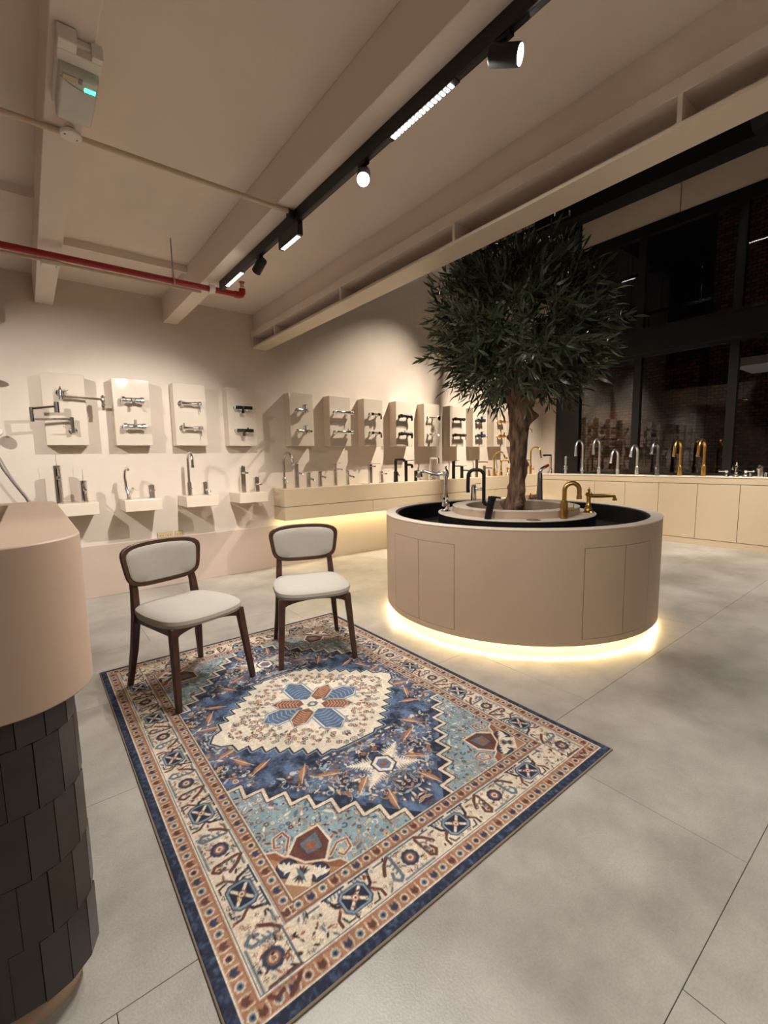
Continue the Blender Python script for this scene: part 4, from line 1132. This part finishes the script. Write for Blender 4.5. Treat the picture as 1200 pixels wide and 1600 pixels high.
t = S_(1.305,'tall chrome gooseneck tap on the third shelf'); t_goose(t,'chrome',.44,.08,.05,.0145,.14,.025,'side')
t = S_(1.465,'short curved chrome tap on the third shelf'); t_pillar(t,'chrome',.135,.12,.38,.030,.015,'flat',droop=.02)
t = S_(1.872,'tall square chrome tap on the fourth shelf'); t_square(t,'chrome',.29,.13,.03,.026,.76)
t = S_(2.03,'short square chrome tap on the fourth shelf'); t_square(t,'chrome',.165,.12,.09,.024,.55)

# wall mixers on the boards: origin on the board face, axis -y out of the wall
G3 = 'wall mixers on the display boards'
YF = YB-.149
def W_(x, z, label): return tap(label, (x,YF,z), 0, G3, 'wall_mixer', 'wall mixer')
def flange(mb, x, z=0., r=.026, l=.055): return mb.lathe([(r,0),(r,.004),(r*.75,.012),(r*.55,.016),(r*.55,l)],18,(x,0,z),(0,-1,0))
def m_bar(t, m, half=.085, y=-.062, r=.017, handle='end', knob=.022, spout=True, squareb=False, up=False, endx=0.):
    for sx in (-1,1): flange(MB(),sx*half*.85).build('wall_union',m,t)
    if squareb: MB().box(-half-.015,y-.02,-.02,half+.015,y+.018,.02).build('body',m,t,bevel=.003)
    else: MB().lathe([(r*.8,-half-.012),(r*1.15,-half-.008),(r*1.15,-half+.02),(r*.9,-half+.03),(r*.9,half-.03),(r*1.15,half-.02),(r*1.15,half+.008),(r*.8,half+.012)],18,(0,y,0),(1,0,0)).build('body',m,t)
    if handle == 'end':
        q = MB().lathe([(knob*.9,0),(knob,.004),(knob,.03),(knob*.85,.034)],18,(half+.012+endx,y,0),(1,0,0)).build('handle',m,t)
        MB().tube([(half+.03+endx,y,-knob*.8),(half+.03+endx,y-.004,-knob-.055)],[.005,.004],8).build('lever',m,q)
    elif handle == 'down': MB().tube([(half,y,0),(half+.012,y,-.004),(half+.016,y,-.02),(half+.016,y,-.062)],[.014,.015,.015,.014],12).build('handle',m,t)
    elif handle == 'front':
        s = 1 if up else -1
        q = MB().lathe([(.022,0),(.024,.006),(.02,.03),(.012,.036)],18,(0,y-.012,0),(0,-1,0)).build('handle',m,t)
        MB().bar((0,y-.036,0),(0,y-.055,s*.062),.026,.012,(0,-1,0)).build('lever',m,q,bevel=.003)
    elif handle == 'top':
        q = MB().lathe([(.019,-.035),(.019,.062),(.016,.066)],18,(.012,y,0)).build('handle',m,t)
        MB().tube([(.012,y,.062),(.05,y-.015,.068)],.0035,8).build('lever',m,q)
    if spout: MB().tube([(0,y-.006,0),(0,y-.06,-.006),(0,y-.11,-.010),(0,y-.118,-.026)],[.011,.0105,.010,.011],10).build('spout',m,t)
# pot fillers on the first board
t = tap('chrome pot filler with arm stretched to the right, on the first board',(.285,YF,1.93),0,'pot fillers on the first board','pot_filler','pot filler')
f = MB(); flange(f,0,.0,.032,.05); f.build('flange','chrome',t)
MB().cyl((0,-.055,-.06),(0,-.055,.02),.018).lathe([(.010,0),(.013,.008),(.004,.03),(0,.034)],12,(0,-.055,.02)).build('post','chrome',t)
MB().tube([(.0,-.055,-.035),(.30,-.075,-.045)],.0115,10).ball((.03,-.057,-.036),.016,n=10).build('arm','chrome',t)
MB().lathe([(.010,-.10),(.016,-.09),(.012,-.075),(.02,-.055),(.013,-.035),(.02,-.015),(.013,.01),(.018,.025),(.006,.04)],16,(.315,-.075,-.045)).build('valve','chrome',t)
MB().tube([(.0,-.06,0),(.04,-.10,.01),(.05,-.12,.012)],[.006,.005,.004],8).build('lever','chrome',t)
t = tap('folded chrome pot filler low on the first board',(.355,YF,1.60),0,'pot fillers on the first board','pot_filler','pot filler')
f = MB(); flange(f,0,.0,.034,.05); f.build('flange','chrome',t)
MB().cyl((-.005,-.06,-.02),(-.005,-.06,.115),.017).build('post','chrome',t)
MB().tube([(-.005,-.06,.10),(-.275,-.10,.085)],.0115,10).build('arm','chrome',t)
MB().cyl((-.285,-.10,.065),(-.285,-.10,.185),.016).build('elbow','chrome',t)
MB().tube([(-.285,-.10,.175),(-.12,-.13,.198)],.0115,10).build('arm','chrome',t)
MB().cyl((-.11,-.13,.145),(-.11,-.13,.235),.021).build('spout','chrome',t)
MB().tube([(-.01,-.055,-.005),(-.05,-.10,.015),(-.075,-.13,.03)],[.007,.0055,.0045],8).build('lever','chrome',t)
zz = (1.895,1.648)
for i, z in enumerate(zz):
    w_ = ('upper','lower')[i]
    t = W_(.845,z,'%s rounded chrome bath mixer on the second board' % w_); m_bar(t,'chrome',.085,-.06,.031,'front',up=bool(i),spout=False)
    t = W_(1.36,z,'%s slim chrome bath mixer on the third board' % w_); m_bar(t,'chrome',.07,-.06,.019,'end',.026,spout=False); flange(MB(),-.066,0,.034,.012).build('rosette','chrome',t)
    if i: MB().cyl((-.066,-.06,.01),(-.066,-.06,.05),.006).build('diverter','chrome',t)
    t = W_(1.92,z-.012,'%s square chrome mixer with dark face on the fourth board' % w_); m_bar(t,'chrome',.075,-.055,.018,None,squareb=True,spout=False)
    MB().box(.0,-.085,-.018,.10,-.076,.018).build('control_plate','black_matt',t,bevel=.002); MB().box(-.035,-.095,-.065,.0,-.06,-.015).build('outlet','chrome',t,bevel=.003)
    if i: MB().cyl((.045,-.06,.02),(.045,-.06,.036),.009).build('diverter','black_matt',t)
    t = W_(2.66,z,'%s chrome mixer with upright handle on the fifth board' % w_); m_bar(t,'steel',.065,-.06,.018,'top',spout=not i)
    if i: MB().lathe([(.02,0),(.022,.01),(.012,.03),(.014,.05)],16,(.05,-.075,-.004),(.4,-1,0)).build('hose_outlet','steel',t)
    t = W_(3.225,z,'%s long chrome thermostat bar on the sixth board' % w_); m_bar(t,'chrome',.11,-.06,.023,'end',.021,spout=False)
    if i: MB().cyl((.07,-.06,.01),(.07,-.06,.042),.008).build('diverter','chrome',t)
    t = W_(3.75,z,'%s jointed chrome mixer on the seventh board' % w_); m_bar(t,'chrome',.068,-.06,.018,'down',spout=False); MB().box(-.09,-.085,-.022,-.05,-.04,.022).build('joint','chrome',t,bevel=.006); MB().box(.02,-.085,-.022,.06,-.04,.022).build('joint','chrome',t,bevel=.006)
    t = W_(4.29,z,'%s black hooked bar mixer on the eighth board' % w_); m_bar(t,'black_metal',.09,-.06,.023,'down',spout=False)
    if i: MB().cyl((-.03,-.06,.01),(-.03,-.06,.046),.006).build('diverter','black_metal',t)
    t = W_(4.815,z,'%s small round chrome mixer on the ninth board' % w_)
    if i: m_bar(t,'chrome',.06,-.055,.012,'front',up=True,spout=True)
    else: m_bar(t,'chrome',.06,-.055,.010,None,spout=False); MB().lathe([(.036,0),(.038,.004),(.038,.016),(.034,.02)],22,(.085,-.085,-.008),(.2,-1,0)).build('handle','chrome',t)
    t = W_(5.40,z,'%s black long bar mixer on the tenth board' % w_); m_bar(t,'black_metal',.10,-.06,.022,'end' if i else None,.019,spout=bool(i))
    t = W_(5.915,z,'%s slate grey mixer on the eleventh board' % w_); m_bar(t,'slate_metal',.075,-.06,.024,'top',spout=bool(i))
    t = W_(6.46,z,'%s gold lever mixer on the twelfth board' % w_); m_bar(t,'gold',.06,-.06,.024,'front',up=True,spout=True)
t = tap('small curved gold wall spout right of the tree trunk',(7.13,YF,1.78),0,G3,'wall_spout','wall spout'); f = MB(); flange(f,0); f.build('flange','gold',t); MB().tube([(0,-.05,0),(0,-.12,.012),(0,-.18,.0),(0,-.20,-.035),(0,-.20,-.06)],.009,10).build('spout','gold',t)

# taps along the window worktop: spouts towards the room (-x)
G4 = 'taps on the window worktop'
RZ = -math.pi/2
def N_(y, label, x=7.71): return tap(label, (x,y,WZ+.006), RZ, G4)
t = N_(4.77,'chrome tap with flat black square spout, first by the corner'); t_goose(t,'chrome',.345,.11,.0,.014,.10,.021,'pin',square=True,tip=False); MB().box(-.022,-.235,.333,.022,-.0,.361).build('spout_cover','black_metal',t,bevel=.003); MB().cyl((0,-.07,0),(0,-.07,.05),.014).build('side_cap','chrome',t)
t = N_(4.463,'straight nickel side spray beside the black column'); t_goose(t,'satin_nickel',.15,.02,.0,.012,.15,.022,'cross',tip=False); MB().lathe([(.016,0),(.020,.02),(.022,.14),(.016,.155)],16,(0,0,.165)).build('spray','satin_nickel',t)
t = N_(4.147,'tall nickel gooseneck with long hanging spray, left of its twin'); t_goose(t,'satin_nickel',.585,.118,.12,.018,.11,.020,'cross',side=-1); MB().cyl((0,-.236,.32),(0,-.236,.42),.024,.019).build('spray','satin_nickel',t)
t = N_(3.849,'tall nickel gooseneck with hanging spray, right of its twin'); t_goose(t,'satin_nickel',.595,.105,.12,.018,.12,.028,'cross',side=-1); MB().cyl((0,-.21,.34),(0,-.21,.43),.024,.019).build('spray','satin_nickel',t)
t = N_(3.537,'lower nickel gooseneck with slanted outlet'); t_goose(t,'satin_nickel',.41,.11,.08,.02,.09,.024,'cross',lean=.025,side=-1)
t = N_(3.233,'nickel tap with flattened arch and upright lever'); t_goose(t,'satin_nickel',.468,.115,.04,.021,.14,.029,'cross',lean=.01,side=-1)
t = N_(2.93,'thick dark grey gooseneck tap with curved lever'); t_goose(t,'gunmetal',.505,.112,.04,.025,.17,.034,'angled',lean=.015)
t = N_(2.621,'gold gooseneck tap with cross valve, left of its twin'); t_goose(t,'brushed_gold',.52,.12,.09,.022,.15,.031,'cross',lean=.02,side=-1)
t = N_(2.316,'gold gooseneck tap with cross valve, right of its twin'); t_goose(t,'brushed_gold',.517,.12,.09,.022,.16,.031,'cross',lean=.02,side=1)
def tap_handle(y, label, s, cross=True):
    t = N_(y,label); MB().lathe([(.036,0),(.036,.004),(.028,.012),(.016,.04),(.013,.055),(.02,.066),(.02,.09),(.008,.10)],18).build('body','chrome',t)
    MB().tube([(0,0,.078),(s*.08,0,.078)],[.011,.010],8).ball((s*.085,0,.078),.014,n=10).build('lever','chrome',t); return t
tap_handle(2.039,'chrome lever valve left of the turned spout',-1)
t = N_(1.929,'chrome turned basin spout between two lever valves'); t_turned(t,'chrome',.175,.15,.80,'straight',.021,True,False)
tap_handle(1.822,'chrome lever valve right of the turned spout',1)
t = N_(1.765,'small chrome cap beside the lever valve'); MB().lathe([(.018,0),(.018,.05),(.014,.058),(0,.06)],18).build('body','chrome',t); MB().lathe([(.021,0),(.021,.004),(.018,.008)],18).build('base_ring','chrome',t)
t = N_(1.663,'chrome basin spout with short beak near the right picture edge'); t_pillar(t,'chrome',.15,.12,.85,.034,.018,'flat',droop=.02)
t = N_(1.605,'small chrome knob valve near the right picture edge'); MB().lathe([(.02,0),(.02,.04),(.016,.05),(.018,.06),(.0,.064)],18).build('body','chrome',t); MB().lathe([(.024,0),(.024,.004),(.02,.008)],18).build('base_ring','chrome',t)

# taps on the island ring
G5 = 'taps on the island ring'
IZ = .836
def I_(x, y, a, label): return tap(label, (x,y,IZ), a, G5)
t = I_(2.835,2.75,R(-135),'ornate chrome turned tap with wavy spout on the island'); t_turned(t,'chrome',.37,.24,.90,'wave',.026,True,False)
t = I_(2.688,2.173,R(-52),'black arched tap with slanted base on the island')
MB().tube([(0,0,0),(.012,-.0,.07),(.03,0,.155)],[.026,.027,.027],18).build('body','black_metal',t)
q = MB().cyl((.028,0,.145),(.033,0,.168),.030).build('handle','black_metal',t); MB().bar((.02,0,.17),(.095,.0,.160),.04,.012,(0,0,1)).build('lever','black_metal',q,bevel=.004)
MB().tube([(.02,0,.10),(-.022,0,.115),(-.03,0,.14)],.014,12).build('neck','black_metal',t)
ap = [(-.03,0,.12),(-.03,0,.32)]+[(-.03-.045+.045*math.cos(a),0,.325+.045*math.sin(a)) for a in np.linspace(.15,math.pi/2,6)]+[(-.10-.045*math.sin(a),0,.325+.045*math.cos(a)) for a in np.linspace(.1,math.pi/2,6)]+[(-.147,0,.24),(-.146,0,.20)]
MB().tube(ap,.0135,14).build('spout','black_metal',t)
t = I_(3.38,2.906,R(40),'chrome tap with thin lever behind the black arched tap'); t_pillar(t,'chrome',.20,.09,.8,.026,.010,'flat')
t = I_(3.81,2.464,R(60),'tapered steel tap with red angled nozzle on the island')
MB().lathe([(.034,0),(.034,.01),(.030,.05),(.024,.22),(.021,.30),(.018,.305)],20).build('body','gunmetal',t); e = MB().tube([(0,0,.30),(.004,-.0,.325),(.02,0,.345),(.045,0,.36)],[.018,.0175,.017,.016],14).build('nozzle','chrome',t)
MB().cyl((.042,0,.358),(.08,0,.378),.0165,.015).build('nozzle_cap','red_plastic',e)
hb_ = MB().cyl((-.02,0,.06),(-.11,0,.055),.014,.012).build('handle','chrome',t); MB().tube([(-.095,0,.06),(-.085,0,.115)],[.006,.005],8).build('lever','red_plastic',hb_)
t.rotation_euler = (0,0,R(-35))
t = I_(3.095,1.795,R(45),'gold arched tap with side lever at the front of the island'); t_goose(t,'brushed_gold',.262,.052,.045,.0165,.13,.026,'side')
t = I_(3.565,1.855,R(45),'gold turned pump-shaped tap with straight spout on the island'); t_turned(t,'brushed_gold',.17,.20,.80,'straight',.026,True,False)

# ================================================================== shower set at the left picture edge
t = thing('hand_shower', 'hand shower with grey hose hanging on the back wall at the left picture edge', 'shower', (-.235,YB,1.35))
MB().cyl((0,-.06,-.05),(0,-.06,.75),.011).build('rail','chrome',t)
for z in (0,.7): MB().lathe([(.022,0),(.022,.006),(.010,.012),(.010,.05)],16,(0,0,z),(0,-1,0)).build('bracket','chrome',t)
MB().tube([(.0,-.08,.10),(.02,-.10,.18),(.045,-.15,.24)],[.013,.013,.016],12).build('handset','chrome',t)
MB().lathe([(.045,-.012),(.05,-.004),(.05,.004),(.03,.014)],22,(.055,-.17,.225),(-.2,-.6,.6)).build('spray_head','white_plastic',t)
MB().tube([(.0,-.08,.10),(.03,-.085,.04),(.075,-.09,-.09),(.14,-.09,-.22),(.205,-.09,-.34),(.24,-.09,-.44),(.22,-.085,-.56),(.12,-.08,-.62),(.02,-.06,-.55)],.0075,10).build('hose','gunmetal',t)
MB().lathe([(.02,0),(.02,.05)],16,(.02,0,-.55),(0,-1,0)).build('outlet_elbow','chrome',t)
t = thing('rain_shower', 'round overhead rain shower on a wall arm, left of the boards', 'shower', (-.36,YB,2.15))
MB().tube([(0,0,0),(0,-.30,.02),(0,-.36,.012),(0,-.37,-.03)],.011,12).build('arm','chrome',t)
MB().lathe([(.02,.03),(.03,.012),(.12,.008),(.125,.0),(.12,-.004)],32,(0,-.37,-.06)).build('rose','chrome',t)
